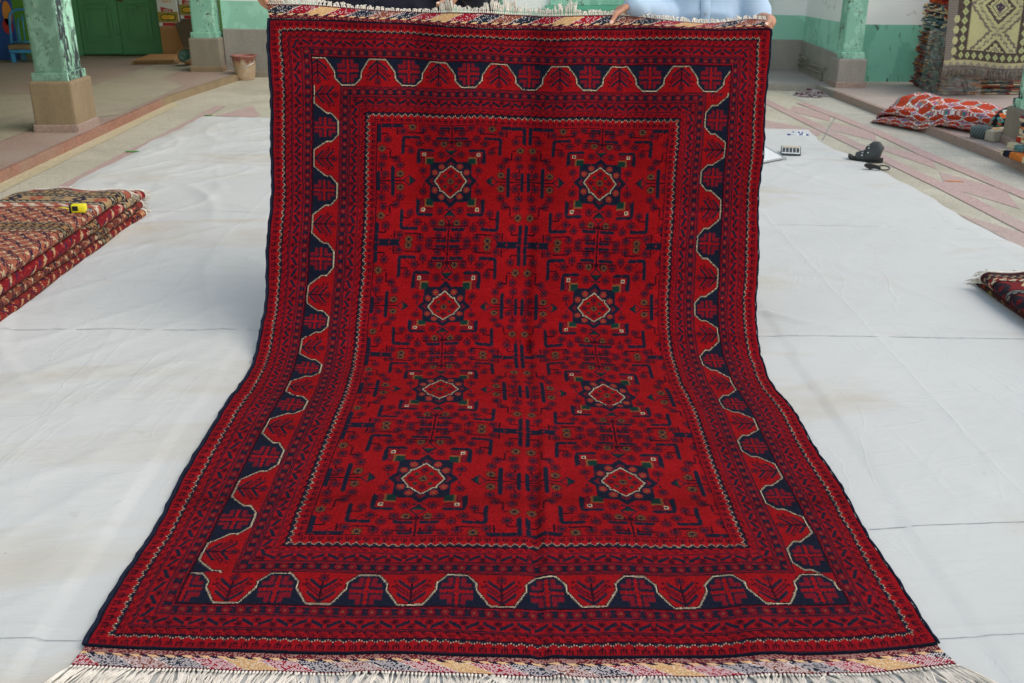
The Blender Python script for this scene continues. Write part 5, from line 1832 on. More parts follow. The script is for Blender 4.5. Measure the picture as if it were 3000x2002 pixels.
# ================================================================== kilims on the right veranda
def ras_serrated(nv, nu, seed=5, cell=26):
    """red ground, lattice of stepped diamonds with toothed white, pink and pale blue edges"""
    r = np.random.default_rng(seed)
    v, u = np.mgrid[0:nv, 0:nu] + 0.5
    C = np.zeros((nv, nu, 3)); C[:] = s2l(190, 64, 36)
    ci, cj = np.floor(u / cell).astype(int), np.floor(v / cell).astype(int)
    x = (u % cell) - cell / 2; y = (v % cell) - cell / 2
    odd = (ci + cj) % 2 == 1
    m = np.abs(x) + np.abs(y)
    dsz = cell / 26
    e = np.abs(x) * 1.05 + np.abs(y) * .8 - cell * .36
    q5 = np.abs((v % 4.4) / 4.4 - .5) * 2
    zone = (e > -3.6) & (e < 1.8)
    zig = zone & (q5 < (e + 3.6) / 5.0)
    pal = np.array([s2l(*c) for c in [(236, 232, 236), (240, 190, 184), (176, 176, 216), (240, 236, 226)]])
    C[zig] = pal[(ci * 2 + cj) % 4][zig]
    C[zone & (e > 0.8)] = s2l(240, 236, 234)
    d = (np.abs(x) < 5 * dsz) & (np.abs(y) < 6 * dsz)
    q = (np.floor((x + 5) / 3.4) + np.floor((y + 6) / 4)).astype(int)
    p2 = np.array([s2l(*c) for c in [(232, 122, 66), (70, 140, 146), (196, 92, 140), (110, 150, 160)]])
    C[d & (m < 8.2 * dsz)] = p2[(q + ci) % 4][d & (m < 8.2 * dsz)]
    sx, sy = ((u + cell / 2) % cell) - cell / 2, v % cell - cell / 2
    k = (np.abs(sx) * 1.0 + np.abs(sy) * .75 < 3.2 * dsz)
    C[k] = s2l(146, 160, 160)
    k2 = (np.abs(((u + cell * .28) % cell) - cell / 2) + np.abs(((v + cell * .5) % cell) - cell / 2) * .8 < 1.8 * dsz)
    C[k2] = s2l(140, 150, 166)
    return np.clip(C * (1 + r.normal(0, .10, (nv, nu, 1))), 0, 1)


def ras_border(nv, nu, seed=8):
    """end border of the same kilim: dark ground with teal, orange and cream steps"""
    r = np.random.default_rng(seed)
    v, u = np.mgrid[0:nv, 0:nu] + .5
    C = np.zeros((nv, nu, 3)); C[:] = s2l(40, 42, 52)
    b = np.floor(u / 9).astype(int) % 4
    pal = np.array([s2l(*c) for c in [(110, 176, 170), (226, 120, 62), (196, 216, 206), (170, 48, 34)]])
    k = (np.abs((v % 14) - 7) + np.abs((u % 9) - 4.5) * 1.2 < 6.4)
    C[k] = pal[b][k]
    k = (np.abs((v % 14) - 7) + np.abs((u % 9) - 4.5) * 1.2 < 2.4)
    C[k] = s2l(190, 60, 46)
    return np.clip(C * (1 + r.normal(0, .12, (nv, nu, 1))), 0, 1)


# the red kilim folded over the kerb: two soft lobes, one on the other
A0 = np.array((3.27, 9.22)); A1 = np.array((3.93, 8.10)); Bd = np.array((.36, .46))


def floor_z(x, y):
    s = np.clip((x - (KR(y) - 0.03)) / 0.08, 0, 1)
    return PZ * s


def lobe(name, root, a0, a1, bd, zb, h, n1, n2, ras, seed, droop=0.0, lift=0.0):
    """closed cushion-like fold lying along a0-a1, depth bd"""
    nu_, nv_ = n1, n2
    aa = np.linspace(0, 1, nu_ + 1); th = np.linspace(0, 2 * math.pi, nv_ + 1)
    Aa, Th = np.meshgrid(aa, th, indexing="ij")
    end = (1 - np.abs(2 * Aa - 1) ** 5.0) ** .5
    cs, sn = np.cos(Th), np.sin(Th)
    sq = lambda c, p: np.sign(c) * np.abs(c) ** p
    b = .5 - .5 * sq(cs, .55) * (0.72 + .28 * end)
    zz = sq(sn, .75) * .5 + .5
    wob = 0.05 * (vnoise(Aa * 6 + seed, b * 2 + 3, seed) - .5)
    px_ = a0[0] + (a1[0] - a0[0]) * (Aa + .02 * np.sin(Th)) + bd[0] * (b + wob)
    py_ = a0[1] + (a1[1] - a0[1]) * (Aa + .02 * np.sin(Th)) + bd[1] * (b + wob)
    hh = h * end * (0.82 + .36 * vnoise(Aa * 4.5 + seed * 2, b * 2.2 + 1, seed + 3))
    base = floor_z(px_, py_) + 0.004 + zb * (0.35 + .65 * end)
    pz_ = base + hh * zz + lift * np.sin(Aa * math.pi * 2.2 + .4) * (sn < .3) * 0.03
    P_ = np.stack([px_, py_, np.maximum(pz_, 0.004)], -1)
    return local(root, obj_me(name, grid_me(name, P_, ras(nu_, nv_)), M["kilim"]))


rt = empty("folded_kilim", (3.5, 8.9, 0), "thick red kilim with toothed white diamonds, folded and slumped over the right kerb", "kilim")
lobe("lower_fold", rt, A0 + (-.03, .03), A1 + (-.02, .03), Bd * .95, 0.0, .09, 150, 110, lambda a, b: ras_serrated(a, b, 3, 17), 2)
lobe("upper_fold", rt, A0, A1, Bd * 1.15, .055, .125, 150, 150, lambda a, b: ras_serrated(a, b, 5, 19), 5, lift=1)
lobe("end_border", rt, A1 + (-.10, .13), A1 + (.08, -.20), Bd * 1.1, .05, .15, 60, 120, lambda a, b: ras_border(a, b), 7)

# roll and stone beneath its end
Rl0, Rl1 = G(2868, 380, PZ + .07), G(2950, 392, PZ + .06)
rt = empty("rolled_kilim", tuple(Rl0), "cream and grey rolled kilim wedged between the red kilim and the pillar base", "kilim")
n1, n2 = 60, 60
dv = Rl1 - Rl0; L_ = np.linalg.norm(dv[:2]); ux = np.array((dv[0], dv[1])) / L_
a_ = np.linspace(-.25, 1.25, n1 + 1); th = np.linspace(0, 2 * math.pi, n2 + 1)
Aa, Th = np.meshgrid(a_, th, indexing="ij")
rr_ = .052 + .006 * np.sin(Aa * 9) + .004 * np.sin(Th * 3)
P_ = np.stack([Rl0[0] + ux[0] * Aa * L_ + -ux[1] * rr_ * np.cos(Th), Rl0[1] + ux[1] * Aa * L_ + ux[0] * rr_ * np.cos(Th), PZ + .056 + rr_ * np.sin(Th)], -1)
r_ = np.random.default_rng(4)
Cc = np.zeros((n1, n2, 3)); Cc[:] = s2l(226, 206, 176)
ii, jj = np.mgrid[0:n1, 0:n2]
Cc[ii < 26] = s2l(112, 124, 122); Cc[(np.abs(ii - 27) < 3) & ((ii + jj) % 4 < 3)] = s2l(36, 38, 50); Cc[(ii > 30) & (ii < 40) & ((jj * 2 + ii) % 11 < 5)] = s2l(228, 150, 70)
Cc[(ii < 24) & ((jj + ii * 2) % 9 < 2)] = s2l(60, 66, 90); Cc[(ii > 44) & ((jj + ii) % 17 < 2)] = s2l(206, 90, 60)
local(rt, obj_me("roll", grid_me("roll", P_, Cc), M["kilim"]))
st = G(2914, 414, PZ)
bm = bmesh.new(); box(bm, (st[0], st[1], PZ + .043), (.135, .10, .085), .014, Matrix.Rotation(.35, 3, "Z"))
for v in bm.verts: v.co += Vector((random.uniform(-.004, .004), random.uniform(-.004, .004), random.uniform(-.004, .004)))
tag(obj_bm("stone_block", bm, M["stone"], None, True), "rounded pale stone block on the kerb beside the pillar base", "stone")

# ---------------------------------------------------------------- the tall pile wrapped in film
PAL_A = [(150, 62, 50), (206, 186, 160), (96, 116, 116), (60, 66, 76), (176, 128, 88), (130, 126, 118), (150, 62, 50), (120, 90, 84), (88, 104, 108)]
PAL_B = [(210, 110, 50), (226, 196, 150), (40, 42, 50), (150, 54, 44), (96, 116, 126), (216, 206, 186)]
PAL_C = [(176, 186, 186), (70, 92, 100), (50, 56, 66), (206, 198, 160), (110, 110, 120), (90, 124, 128)]
PX0, PX1, PY0, PY1 = 4.40, 5.55, 10.62, 11.45


def kilim_layer_me(name, w, d, h, pal, seed):
    """one folded flat-weave: rounded front and sides, closed section, coloured dashes running along its edge"""
    r = np.random.default_rng(seed)
    # perimeter front half (left side, front, right side)
    rad_ = .05
    pts = []
    for k in range(8): pts.append((-w / 2, d / 2 - (d - rad_) * k / 8))
    for k in range(7):
        a = math.pi + math.pi / 2 * k / 6; pts.append((-w / 2 + rad_ + rad_ * math.cos(a), -d / 2 + rad_ + rad_ * math.sin(a)))
    for k in range(1, 40): pts.append((-w / 2 + rad_ + (w - 2 * rad_) * k / 40, -d / 2))
    for k in range(7):
        a = -math.pi / 2 + math.pi / 2 * k / 6; pts.append((w / 2 - rad_ + rad_ * math.cos(a), -d / 2 + rad_ + rad_ * math.sin(a)))
    for k in range(1, 9): pts.append((w / 2, -d / 2 + rad_ + (d - rad_) * k / 8))
    pts = np.array(pts)
    sl_ = np.r_[0, np.cumsum(np.hypot(*np.diff(pts, axis=0).T))]
    n = 190
    s = np.linspace(0, sl_[-1], n + 1)
    x, y = np.interp(s, sl_, pts[:, 0]), np.interp(s, sl_, pts[:, 1])
    wav = np.interp(s, np.linspace(0, sl_[-1], 24), r.normal(0, .010, 24))
    wz = np.interp(s, np.linspace(0, sl_[-1], 16), r.normal(0, .0035, 16))
    prof = [(.30, .5), (.06, .5), (.018, .47), (0.002, .30), (-.003, .10), (.004, .02), (-.002, -.10), (-.003, -.30), (.010, -.47), (.06, -.5), (.30, -.5)]
    nx_, ny_ = np.gradient(y, s), -np.gradient(x, s)
    P_ = np.zeros((len(prof), n + 1, 3))
    for i, (inn, zf) in enumerate(prof):
        k = inn + (wav if inn < .05 else 0)
        sx = np.clip(1 - inn * 2 / w, .1, 1); sy = np.clip(1 - inn * 2 / d, .1, 1)
        P_[i] = np.stack([x * sx + (wav * nx_ if inn < .05 else 0), y * sy + (wav * ny_ if inn < .05 else 0), zf * h + wz], -1)
    return grid_me(name, P_, np.swapaxes(ras_stripe(n, len(prof) - 1, seed, pal), 0, 1))


GP = "folded kilims in the plastic-wrapped pile"
Zc = PZ + .004
lay = []
variants = {}
k = 0
while Zc < 1.30:
    if Zc < .66: pal, h = PAL_A, random.choice((.026, .030, .034))
    elif Zc < .80: pal, h = PAL_C, random.choice((.024, .03))
    elif Zc < .93: pal, h = PAL_B, random.choice((.026, .034))
    else: pal, h = [(196, 92, 46), (176, 70, 40), (196, 92, 46), (150, 40, 40)], .045
    key = (id(pal) if Zc < .93 else "o", h, k % 3)
    if key not in variants: variants[key] = kilim_layer_me("folded_kilim", 1.0, .80, h, pal, 100 + k)
    o = bpy.data.objects.new("folded_kilim", variants[key]); COL.objects.link(o)
    if not variants[key].materials: variants[key].materials.append(M["kilim"])
    wid = 1.10 if Zc < .9 else 1.06
    o.scale = (wid + random.uniform(-.03, .03), 1.0 + random.uniform(-.03, .03), 1)
    o.location = (PX0 + .57 + random.uniform(-.014, .014) + .03 * (Zc - .3), 11.02 + random.uniform(-.012, .012), Zc + h / 2)
    o.rotation_euler = (0, 0, rad(random.uniform(-1.5, 1.5)))
    lab = "folded multicoloured kilim in the lower, film-covered part of the tall pile" if Zc < .66 else \
          ("folded grey and teal kilim in the upper part of the tall pile" if Zc < .80 else
           ("folded kilim with orange and cream dashes near the top of the tall pile" if Zc < .93 else "folded orange kilim on top of the tall pile"))
    tag(o, lab, "kilim", GP)
    Zc += h * .98
    k += 1

# clear film hanging over the pile's left corner
nv_, nu_ = 60, 70
U_, V_ = np.meshgrid(np.linspace(0, 1, nu_ + 1), np.linspace(0, 1, nv_ + 1))
ang = U_ * 1.9
corner = np.stack([np.where(U_ < .35, PX0 - .012, PX0 - .012 + (U_ - .35) / .65 * .42), np.where(U_ < .35, 11.02 - (U_ / .35) * .42, 10.60 + 0 * U_)], -1)
wr = vnoise(U_ * 9 + V_ * 3, V_ * 5 + 3, 3) - .5
wr2 = np.abs(vnoise(U_ * 14 - V_ * 6, V_ * 4 + 8, 6) - .5)
zt = .74 - .05 * np.sin(U_ * 5)
P_ = np.stack([corner[..., 0] - .05 * V_ * (U_ < .5) * (1 - U_ * 2) - .035 * wr - .02 * wr2, corner[..., 1] - .05 * V_ - .045 * wr - .03 * wr2, np.maximum(PZ + .006, zt - (zt - PZ - .004) * V_ + .015 * wr)], -1)
fo = obj_me("plastic_film", grid_me("plastic_film", P_), M["film"])
tag(fo, "crumpled clear plastic film hanging over the left corner of the kilim pile", "plastic film")

# ---------------------------------------------------------------- cream and brown kilim hung over the pile
def ras_hung(nv, nu):
    r = np.random.default_rng(21)
    v, u = np.mgrid[0:nv, 0:nu] + .5
    cream, brown, grey, gdk = s2l(186, 180, 136), s2l(84, 72, 68), s2l(142, 132, 122), s2l(72, 62, 84)
    C = np.zeros((nv, nu, 3)); C[:] = brown
    eu = np.minimum(u, nu - u); ev = nv - v
    # grey outer stripe
    o = eu < nu * .10
    C[o] = s2l(136, 126, 118)
    C[o & (v % 5 < 2)] = s2l(110, 102, 98)
    o2 = (eu < nu * .14) & (eu >= nu * .055) & (v > nv * .45)
    C[o2 & (np.abs((v % 26) - 13) < 9) & (np.abs(eu - nu * .10) < 6 - np.abs((v % 26) - 13) * .3)] = cream
    # hexagon border
    b = (eu >= nu * .13) & (eu < nu * .235)
    C[b] = brown
    hx = np.abs(((v) % 22) - 11) * .5 + np.abs(eu - nu * .182) * .8
    C[b & (hx < 5.2)] = s2l(172, 176, 126)
    C[b & (hx < 1.1)] = gdk
    bb = (ev < nv * .16) & (ev > nv * .055) & (eu > nu * .13)
    C[bb] = brown
    hx = np.abs((u % 14) - 7) * .9 + np.abs(ev - nv * .107) * .55
    C[bb & (hx < 5.0)] = s2l(172, 176, 126)
    C[bb & (hx < 1.0)] = gdk
    # field of nested zigzag diamonds
    f = (eu >= nu * .235) & (ev >= nv * .165)
    C[f] = cream
    teeth = (np.abs(eu - nu * .235) < 2.2) & (v % 4 < 2) & (ev > nv * .165)
    C[teeth] = s2l(70, 60, 60)
    fx = np.abs(u - nu * .54); P = nv * .52
    vy = np.abs(((v - nv * .36 + P / 2) % P) - P / 2)
    m = fx * 1.5 + vy * 1.05
    st = np.abs((m % 30) - 15)
    tri = ((v % 9) / 9.0) * 8.0
    for lo, hi, col in ((0, 3.4, gdk), (30, 34, brown), (54, 57.5, s2l(128, 114, 100)), (74, 77, s2l(120, 108, 100))):
        C[f & (m >= lo + 8 - tri) & (m < hi + 10)] = col
    C[f & (m > 62) & (m < 68)] = s2l(176, 172, 140)
    C[f & (m > 22) & (m < 25)] = gdk
    C[f & (m < 5)] = brown
    for lo in (16, 44, 66, 88):
        C[f & (np.abs(m - lo) < 3.4 * ((v % 9) / 9.0)) & (np.floor(v / 9) % 2 < 1)] = s2l(110, 98, 96)
    e = ev <= nv * .055
    C[e] = s2l(140, 130, 120)
    C[e & (np.abs((u % 15) - 7.5) < ev * .8)] = s2l(176, 166, 130)
    return np.clip(C * (1 + r.normal(0, .08, (nv, nu, 1))), 0, 1)


rt = empty("hanging_kilim", (4.7, 10.3, .7), "cream and brown zigzag kilim with grey fringe hung over the front of the pile", "kilim")
nv_, nu_ = 230, 190
U_, V_ = np.meshgrid(np.linspace(0, 1, nu_ + 1), np.linspace(0, 1, nv_ + 1))
tl, tr, bl_, br = np.array((4.30, 10.50, 1.28)), np.array((5.26, 10.44, 1.25)), np.array((4.285, 10.32, .395)), np.array((5.20, 10.30, .372))
base = (tl * (1 - U_[..., None]) + tr * U_[..., None]) * (1 - V_[..., None]) + (bl_ * (1 - U_[..., None]) + br * U_[..., None]) * V_[..., None]
fl = .018 * np.sin(U_ * 9 + V_ * 2) + .022 * (vnoise(U_ * 4, V_ * 4, 17) - .5)
base[..., 1] -= fl * (0.3 + V_ * .8)
base[..., 2] += .010 * np.sin(U_ * 7)
Ph = base
local(rt, obj_me("weave", grid_me("weave", Ph, ras_hung(nv_, nu_)), M["kilim"]))
nb_ = 120
si = np.linspace(0, nu_, nb_).astype(int)
local(rt, fringe("fringe", Ph[-1, si], [(random.uniform(-.15, .15), random.uniform(-.1, .05), -1) for _ in si], [random.uniform(.09, .13) for _ in si], M["cotton_grey"], None, 3, .0034, 0, None, .008, 4))

# ---------------------------------------------------------------- stack of folded kilims at the right edge, near the pillar
GS = "folded kilims in the short stack beside the near pillar"
PAL_S = [(206, 70, 40), (232, 214, 184), (60, 90, 120), (40, 44, 60), (226, 140, 60), (170, 50, 44), (110, 150, 150)]
zc = PZ + .004
base_lab = ["lowest folded kilim of the short stack beside the near pillar, cream and orange", "second folded kilim from the bottom of the short stack, navy striped",
            "third folded kilim of the short stack, with a red fold", "fourth folded kilim of the short stack, cream edged", "fifth folded kilim of the short stack, blue and orange",
            "folded red and teal kilim lying on top of the short stack"]
for i in range(6):
    h = .052
    me = kilim_layer_me("folded_kilim", 1.0, .62, h, PAL_S if i % 2 else [(236, 216, 180), (226, 130, 60), (40, 44, 60), (236, 216, 180), (190, 60, 44)], 300 + i)
    me.materials.append(M["kilim"])
    o = bpy.data.objects.new("folded_kilim", me); COL.objects.link(o)
    o.scale = (.62, 1.0, 1)
    o.location = (4.00 + random.uniform(-.02, .02) - (.05 if i < 2 else 0) + .012 * i, 7.12 + random.uniform(-.02, .02), zc + h / 2)
    o.rotation_euler = (0, 0, rad(4 + random.uniform(-4, 4)))
    tag(o, base_lab[i], "kilim", GS)
    zc += h * .96

# ================================================================== the two men holding the rug
def V3(*a): return np.array(a, float)


def limb(bm, pts, rs, n=14):
    """tapered limb with round joints"""
    tube(bm, [tuple(p) for p in pts], list(rs), n)
    for p, r in zip(pts, rs):
        r0 = min(r) if hasattr(r, "__len__") else r
        bmesh.ops.create_icosphere(bm, subdivisions=2, radius=r0 * 0.995, matrix=Matrix.Translation(Vector(p)))


def ellip(bm, c, r, rot=None):
    g = bmesh.ops.create_icosphere(bm, subdivisions=3, radius=1.0)
    for v in g["verts"]:
        w = Vector((v.co.x * r[0], v.co.y * r[1], v.co.z * r[2]))
        if rot is not None: w = rot @ w
        v.co = w + Vector(c)


def fuse(name, bm, m, parent, voxel, smooth_it=4, fac=0.5, wrinkle=0.0, seed=0):
    """one continuous skin over everything in bm"""
    me = bpy.data.meshes.new(name + "_raw")
    bm.to_mesh(me); bm.free()
    o = bpy.data.objects.new(name, me); COL.objects.link(o)
    r = o.modifiers.new("r", "REMESH"); r.mode = "VOXEL"; r.voxel_size = voxel; r.use_smooth_shade = True
    s = o.modifiers.new("s", "SMOOTH"); s.iterations = smooth_it; s.factor = fac
    dg = bpy.context.evaluated_depsgraph_get(); dg.update()
    out = bpy.data.meshes.new_from_object(o.evaluated_get(dg))
    o.modifiers.clear()
    o.data = out; out.name = name
    bpy.data.meshes.remove(me)
    if wrinkle:
        n = len(out.vertices)
        co = np.zeros(n * 3, np.float32); out.vertices.foreach_get("co", co); co = co.reshape(-1, 3)
        no = np.zeros(n * 3, np.float32); out.vertices.foreach_get("normal", no); no = no.reshape(-1, 3)
        w = vnoise(co[:, 0] * 7 + co[:, 2] * 9 + seed, co[:, 2] * 16 - co[:, 0] * 6 + seed * 3, 5 + seed) - .5
        w2 = np.clip(1 - np.abs(vnoise(co[:, 0] * 9 - co[:, 2] * 5 + 7, co[:, 2] * 6 + co[:, 1] * 6 + 30 + seed, 8 + seed) - .5) * 6, 0, 1)
        co += no * (wrinkle * (w + .7 * w2))[:, None]
        out.vertices.foreach_set("co", co.reshape(-1)); out.update()
    out.materials.clear(); out.materials.append(m)
    out.polygons.foreach_set("use_smooth", [True] * len(out.polygons))
    if parent: local(parent, o)
    return o


def hand(bm, nails, W, f, n, side, curls, thumb, spread=0.10, sc=1.0):
    """palm and five fingers. f: along the palm, n: out of the palm side, side: +1/-1 thumb side; curls: bend of each finger at its joints;
    thumb: list of points for the thumb"""
    f = f / np.linalg.norm(f); n = n - f * (n @ f); n = n / np.linalg.norm(n)
    s = np.cross(f, n) * side
    # palm: fan of flat bars from the wrist
    for k in range(4):
        off = (k - 1.5)
        b = W + f * (.088 - .004 * abs(off - .3)) * sc - s * off * .0195 * sc
        tube(bm, [tuple(W + f * .0 - s * off * .010), tuple(W + f * .045 * sc - s * off * .017 * sc), tuple(b)], [(.0125 * sc, .0125 * sc), (.0135 * sc, .0125 * sc), (.0110 * sc, .0110 * sc)], 10)
    limb(bm, [W - f * .012, W, W + f * .03], [.027 * sc, .0245 * sc, .026 * sc], 12)
    for k, (L, r) in enumerate(((.072, .0088), (.081, .0092), (.075, .0087), (.058, .0077))):
        off = (k - 1.5)
        p = W + f * (.086 - .004 * abs(off - .3)) * sc - s * off * .0195 * sc
        d0 = f - s * off * spread
        d0 /= np.linalg.norm(d0)
        a = 0.0
        pts, rs = [p], [r * 1.12 * sc]
        for j, (fr, c) in enumerate(zip((.44, .31, .25), curls[k])):
            a += rad(c)
            d = d0 * math.cos(a) + n * math.sin(a)
            p = p + d * L * fr * sc
            pts.append(p); rs.append(r * (1.0, .93, .80)[j] * sc)
        limb(bm, pts, rs, 10)
        tipn = n * math.cos(a) - d0 * math.sin(a)
        nails.append((pts[-1] - d * .004 - tipn * rs[-1] * .86, d, -tipn, r))
    limb(bm, [W + f * .020 * sc + s * .018 * sc] + thumb, [.0175 * sc, .0130 * sc, .0112 * sc, .0088 * sc][:len(thumb) + 1], 10)
    return s


def nail_mesh(bm, c, d, up, r):
    s = np.cross(d, up); s /= np.linalg.norm(s)
    rows_ = []
    for i in range(5):
        t = (i / 4 - .5) * 2
        w = r * .72 * math.sqrt(max(.05, 1 - (abs(t)) ** 3))
        rows_.append([bm.verts.new(tuple(c + d * t * r * .85 + s * w * q + up * (.0012 + .0012 * (1 - q * q)))) for q in (-1, -.5, 0, .5, 1)])
    for a, b in zip(rows_, rows_[1:]):
        for k in range(4): bm.faces.new((a[k], a[k + 1], b[k + 1], b[k]))


def person(label, bx, by, hgt, shirt, arms, hands, sleeve_end, width=.20, yaw=0.0, placket=0.0, seed=0, hair_long=False, btn=True):
    """arms: for each side shoulder, elbow, wrist; hands: callables drawing the hand"""
    k = hgt / 1.72
    z = lambda v: v * k
    bm = bmesh.new()
    nails = []
    # head, with face
    hc = V3(bx, by - .03, z(1.605))
    ellip(bm, hc + V3(0, .012, .022), (.077, .096, .100)); ellip(bm, hc + V3(0, -.025, -.045), (.058, .066, .070))
    limb(bm, [hc + V3(0, -.085, .012), hc + V3(0, -.104, -.018)], [.009, .014], 8)                      # nose
    ellip(bm, hc + V3(0, -.094, -.024), (.017, .012, .009))
    for sx in (-1, 1):
        ellip(bm, hc + V3(sx * .030, -.080, .020), (.021, .012, .007))                                  # brow
        ellip(bm, hc + V3(sx * .078, .012, -.005), (.010, .020, .032))                                  # ear
        ellip(bm, hc + V3(sx * .040, -.062, -.022), (.022, .022, .018))                                 # cheek
    ellip(bm, hc + V3(0, -.082, -.056), (.024, .011, .006)); ellip(bm, hc + V3(0, -.080, -.067), (.021, .011, .006))   # lips
    ellip(bm, hc + V3(0, -.072, -.095), (.026, .020, .018))
    limb(bm, [V3(bx, by + .015, z(1.555)), V3(bx, by + .03, z(1.44))], [.055, .062], 14)
    # trunk
    tube(bm, [(bx, by + .02, z(1.46)), (bx, by + .02, z(1.40)), (bx, by + .01, z(1.28)), (bx, by, z(1.12)), (bx, by, z(1.0)), (bx, by + .01, z(.88))],
         [(.06, .06), (width * .86, .085), (width * .86, .105), (width * .74, .10), (width * .78, .105), (width * .80, .10)], 20)
    for sd, (S, E, W) in zip((-1, 1), arms):
        S, E, W = map(np.array, (S, E, W))
        limb(bm, [V3(bx, by + .02, S[2] - .01) + V3(sd * .08, 0, 0), S, S * .5 + E * .5, E, E * .55 + W * .45, W], [.055, .056, .047, .040, .040, .027], 14)
    for h in hands: h(bm, nails)
    for sx in (-1, 1):
        limb(bm, [V3(bx + sx * .09, by + .01, z(.90)), V3(bx + sx * .10, by, z(.50)), V3(bx + sx * .105, by + .02, z(.09))], [.085, .058, .040], 14)
        limb(bm, [V3(bx + sx * .105, by + .03, .055), V3(bx + sx * .115, by - .13, .040)], [.040, .034], 10)
    body = fuse("person", bm, M["skin"], None, .0046, 3, .45)
    tag(body, label, "person", "men holding up the rug")
    me_n = bmesh.new()
    for nn in nails: nail_mesh(me_n, *nn)
    local(body, obj_bm("fingernails", me_n, M["nail"], None, True))
    # shirt
    bm = bmesh.new()
    tube(bm, [(bx, by + .025, z(1.475)), (bx, by + .02, z(1.44)), (bx, by + .015, z(1.37)), (bx, by + .005, z(1.26)), (bx, by - .005, z(1.10)), (bx, by, z(.96)), (bx, by + .01, z(.80))],
         [(.07, .068), (width * .80, .09), (width * .97, .118), (width * .97, .122), (width * .93, .118), (width * .97, .122), (width * 1.03, .132)], 28)
    limb(bm, [V3(bx, by + .012, z(1.50)), V3(bx, by + .022, z(1.455))], [.068, .080], 16)
    for sd, (S, E, W), se in zip((-1, 1), arms, sleeve_end):
        S, E, W = map(np.array, (S, E, W))
        P_ = [V3(bx + sd * .09, by + .02, S[2] - .015), S, S * .5 + E * .5, E]
        R_ = [.08, .074, .068, .062]
        if se > 0:
            e = E + (W - E) * se
            P_ += [E * .5 + e * .5, e]; R_ += [.056, .044]
        limb(bm, P_, R_, 16)
    sh = fuse("shirt", bm, shirt, body, .009, 5, .5, .012, seed)
    # placket with buttons, lying on the shirt front
    co = np.zeros(len(sh.data.vertices) * 3, np.float32); sh.data.vertices.foreach_get("co", co); co = co.reshape(-1, 3)
    def front(x, zz):
        mk = (np.abs(co[:, 0] - x) < .018) & (np.abs(co[:, 2] - zz) < .018)
        return co[mk, 1].min() if mk.any() else by - .12
    bm = bmesh.new(); prev = None
    for i in range(26):
        zz = z(.84) + (z(1.44) - z(.84)) * i / 25
        r_ = [bm.verts.new((bx + placket + q, front(bx + placket + q * .5, zz) - d, zz)) for q, d in ((-.021, .001), (-.019, .0045), (.019, .0045), (.021, .001))]
        if prev:
            for j in range(3): bm.faces.new((prev[j], prev[j + 1], r_[j + 1], r_[j]))
        prev = r_
    local(body, obj_bm("placket", bm, shirt, None, True))
    for i in range(6):
        zz = z(.92) + i * .088 * k
        bm = bmesh.new()
        tube(bm, [(bx + placket, front(bx + placket, zz) - .0045, zz), (bx + placket, front(bx + placket, zz) - .0075, zz)], .0062, 12)
        local(body, obj_bm("button", bm, M["button"]))
    # trousers, shoes, hair, eyes
    bm = bmesh.new()
    tube(bm, [(bx, by + .005, z(.98)), (bx, by + .01, z(.90)), (bx, by + .01, z(.80))], [(width * .84, .112), (width * .92, .122), (width * .88, .11)], 20)
    for sx in (-1, 1):
        limb(bm, [V3(bx + sx * .09, by + .01, z(.86)), V3(bx + sx * .10, by, z(.50)), V3(bx + sx * .105, by + .02, .11)], [.105, .088, .075], 16)
    fuse("trousers", bm, M["trousers"], body, .012, 4, .5, .010, seed + 2)
    for sx in (-1, 1):
        bm = bmesh.new()
        limb(bm, [V3(bx + sx * .105, by + .045, .052), V3(bx + sx * .112, by - .06, .048), V3(bx + sx * .118, by - .16, .040)], [.046, .046, .036], 12)
        for v in bm.verts: v.co.z = max(v.co.z, .006)
        local(body, obj_bm("shoe", bm, M["rubber"], None, True))
        bm = bmesh.new(); ellip(bm, hc + V3(sx * .030, -.081, .004), (.0115, .008, .006)); local(body, obj_bm("eye", bm, M["eye"], None, True))
    bm = bmesh.new()
    ellip(bm, hc + V3(0, .030, .048), (.084, .096, .085)); ellip(bm, hc + V3(0, .060, .0), (.074, .060, .075))
    fuse("hair", bm, M["hair"], body, .008, 2, .4, .008, seed + 5)
    return body


def handA_left(bm, nails):          # reaching for the fringe near the middle of the edge
    W = V3(-.205, 4.375, 1.372)
    f = V3(-.62, -.62, -.48)
    hand(bm, nails, W, f, V3(-.35, .1, -.9), 1, [(24, 38, 26), (36, 50, 30), (42, 52, 32), (48, 55, 35)],
         [V3(-.245, 4.322, 1.338), V3(-.278, 4.288, 1.318), V3(-.300, 4.262, 1.303)], .10, .96)
    nails.append((V3(-.297, 4.2585, 1.312), V3(-.5, -.5, -.35) / np.linalg.norm(V3(-.5, -.5, -.35)), V3(-.2, -.75, .55), .0088))


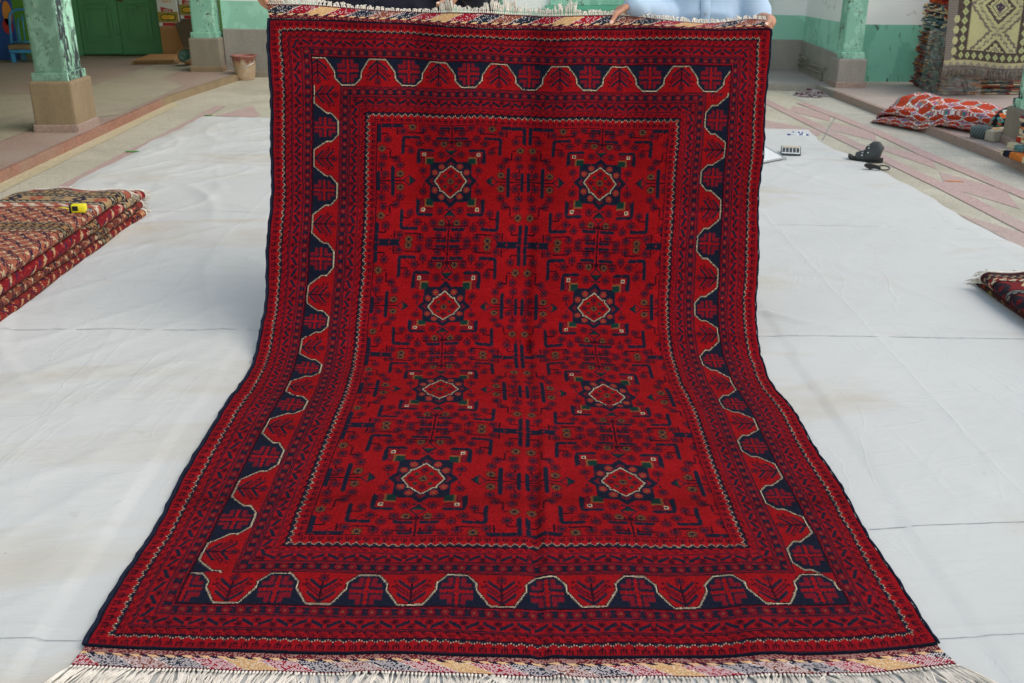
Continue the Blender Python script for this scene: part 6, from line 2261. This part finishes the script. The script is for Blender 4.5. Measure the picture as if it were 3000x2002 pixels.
def handA_right(bm, nails):         # gripping the far corner, palm towards the rug
    W = V3(-1.045, 4.375, 1.368)
    f = V3(.42, -.45, -.42)
    hand(bm, nails, W, f, V3(.6, .5, -.3), -1, [(40, 50, 30), (42, 50, 30), (44, 50, 30), (48, 50, 30)],
         [V3(-1.018, 4.305, 1.352), V3(-.996, 4.255, 1.335), V3(-.975, 4.215, 1.318)], .06, .96)


def handB_right(bm, nails):         # thumb over the front of the edge, fingers behind it
    W = V3(.512, 4.318, 1.300)
    f = V3(-.86, -.06, -.30)
    hand(bm, nails, W, f, V3(-.25, .25, -.92), -1, [(34, 40, 20), (36, 42, 22), (38, 44, 24), (42, 44, 26)],
         [V3(.455, 4.245, 1.296), V3(.412, 4.192, 1.272), V3(.390, 4.168, 1.236)], .06, 1.0)
    d = V3(-.022, -.024, -.036); d /= np.linalg.norm(d)
    nails.append((V3(.3925, 4.1585, 1.2455), d, V3(-.15, -.90, .42), .0100))


def handB_left(bm, nails):          # holding the near corner
    o = V3(-.026, 0, -.026)
    W = V3(1.085, 4.335, 1.262) + o
    f = V3(-.20, -.80, -.22)
    hand(bm, nails, W, f, V3(-.9, .2, -.15), 1, [(58, 62, 34), (60, 64, 34), (62, 64, 34), (64, 64, 34)],
         [V3(1.066, 4.262, 1.270) + o, V3(1.045, 4.205, 1.262) + o, V3(1.016, 4.172, 1.244) + o * .4], .06, .92)
    d = V3(-.03, -.035, -.016); d /= np.linalg.norm(d)
    nails.append((V3(1.017, 4.1635, 1.2495) + o * .4, d, V3(-.1, -.85, .5), .0095))


person("man in dark navy buttoned shirt holding the rug's corner and fringe", -.575, 4.565, 1.72, M["shirt_navy"],
       (((-.80, 4.60, 1.415), (-1.05, 4.60, 1.45), (-1.045, 4.375, 1.368)), ((-.40, 4.60, 1.415), (-.115, 4.51, 1.315), (-.205, 4.375, 1.372))),
       (handA_right, handA_left), (.92, .80), .275, 0, -0.025, 1)
person("man in pale blue buttoned shirt with his thumb over the rug's edge", .800, 4.600, 1.70, M["shirt_blue"],
       (((.60, 4.63, 1.405), (.655, 4.53, 1.245), (.512, 4.318, 1.300)), ((1.00, 4.63, 1.405), (1.065, 4.56, 1.215), (1.060, 4.335, 1.236))),
       (handB_right, handB_left), (1.16, .12), .205, 0, 0.02, 4)
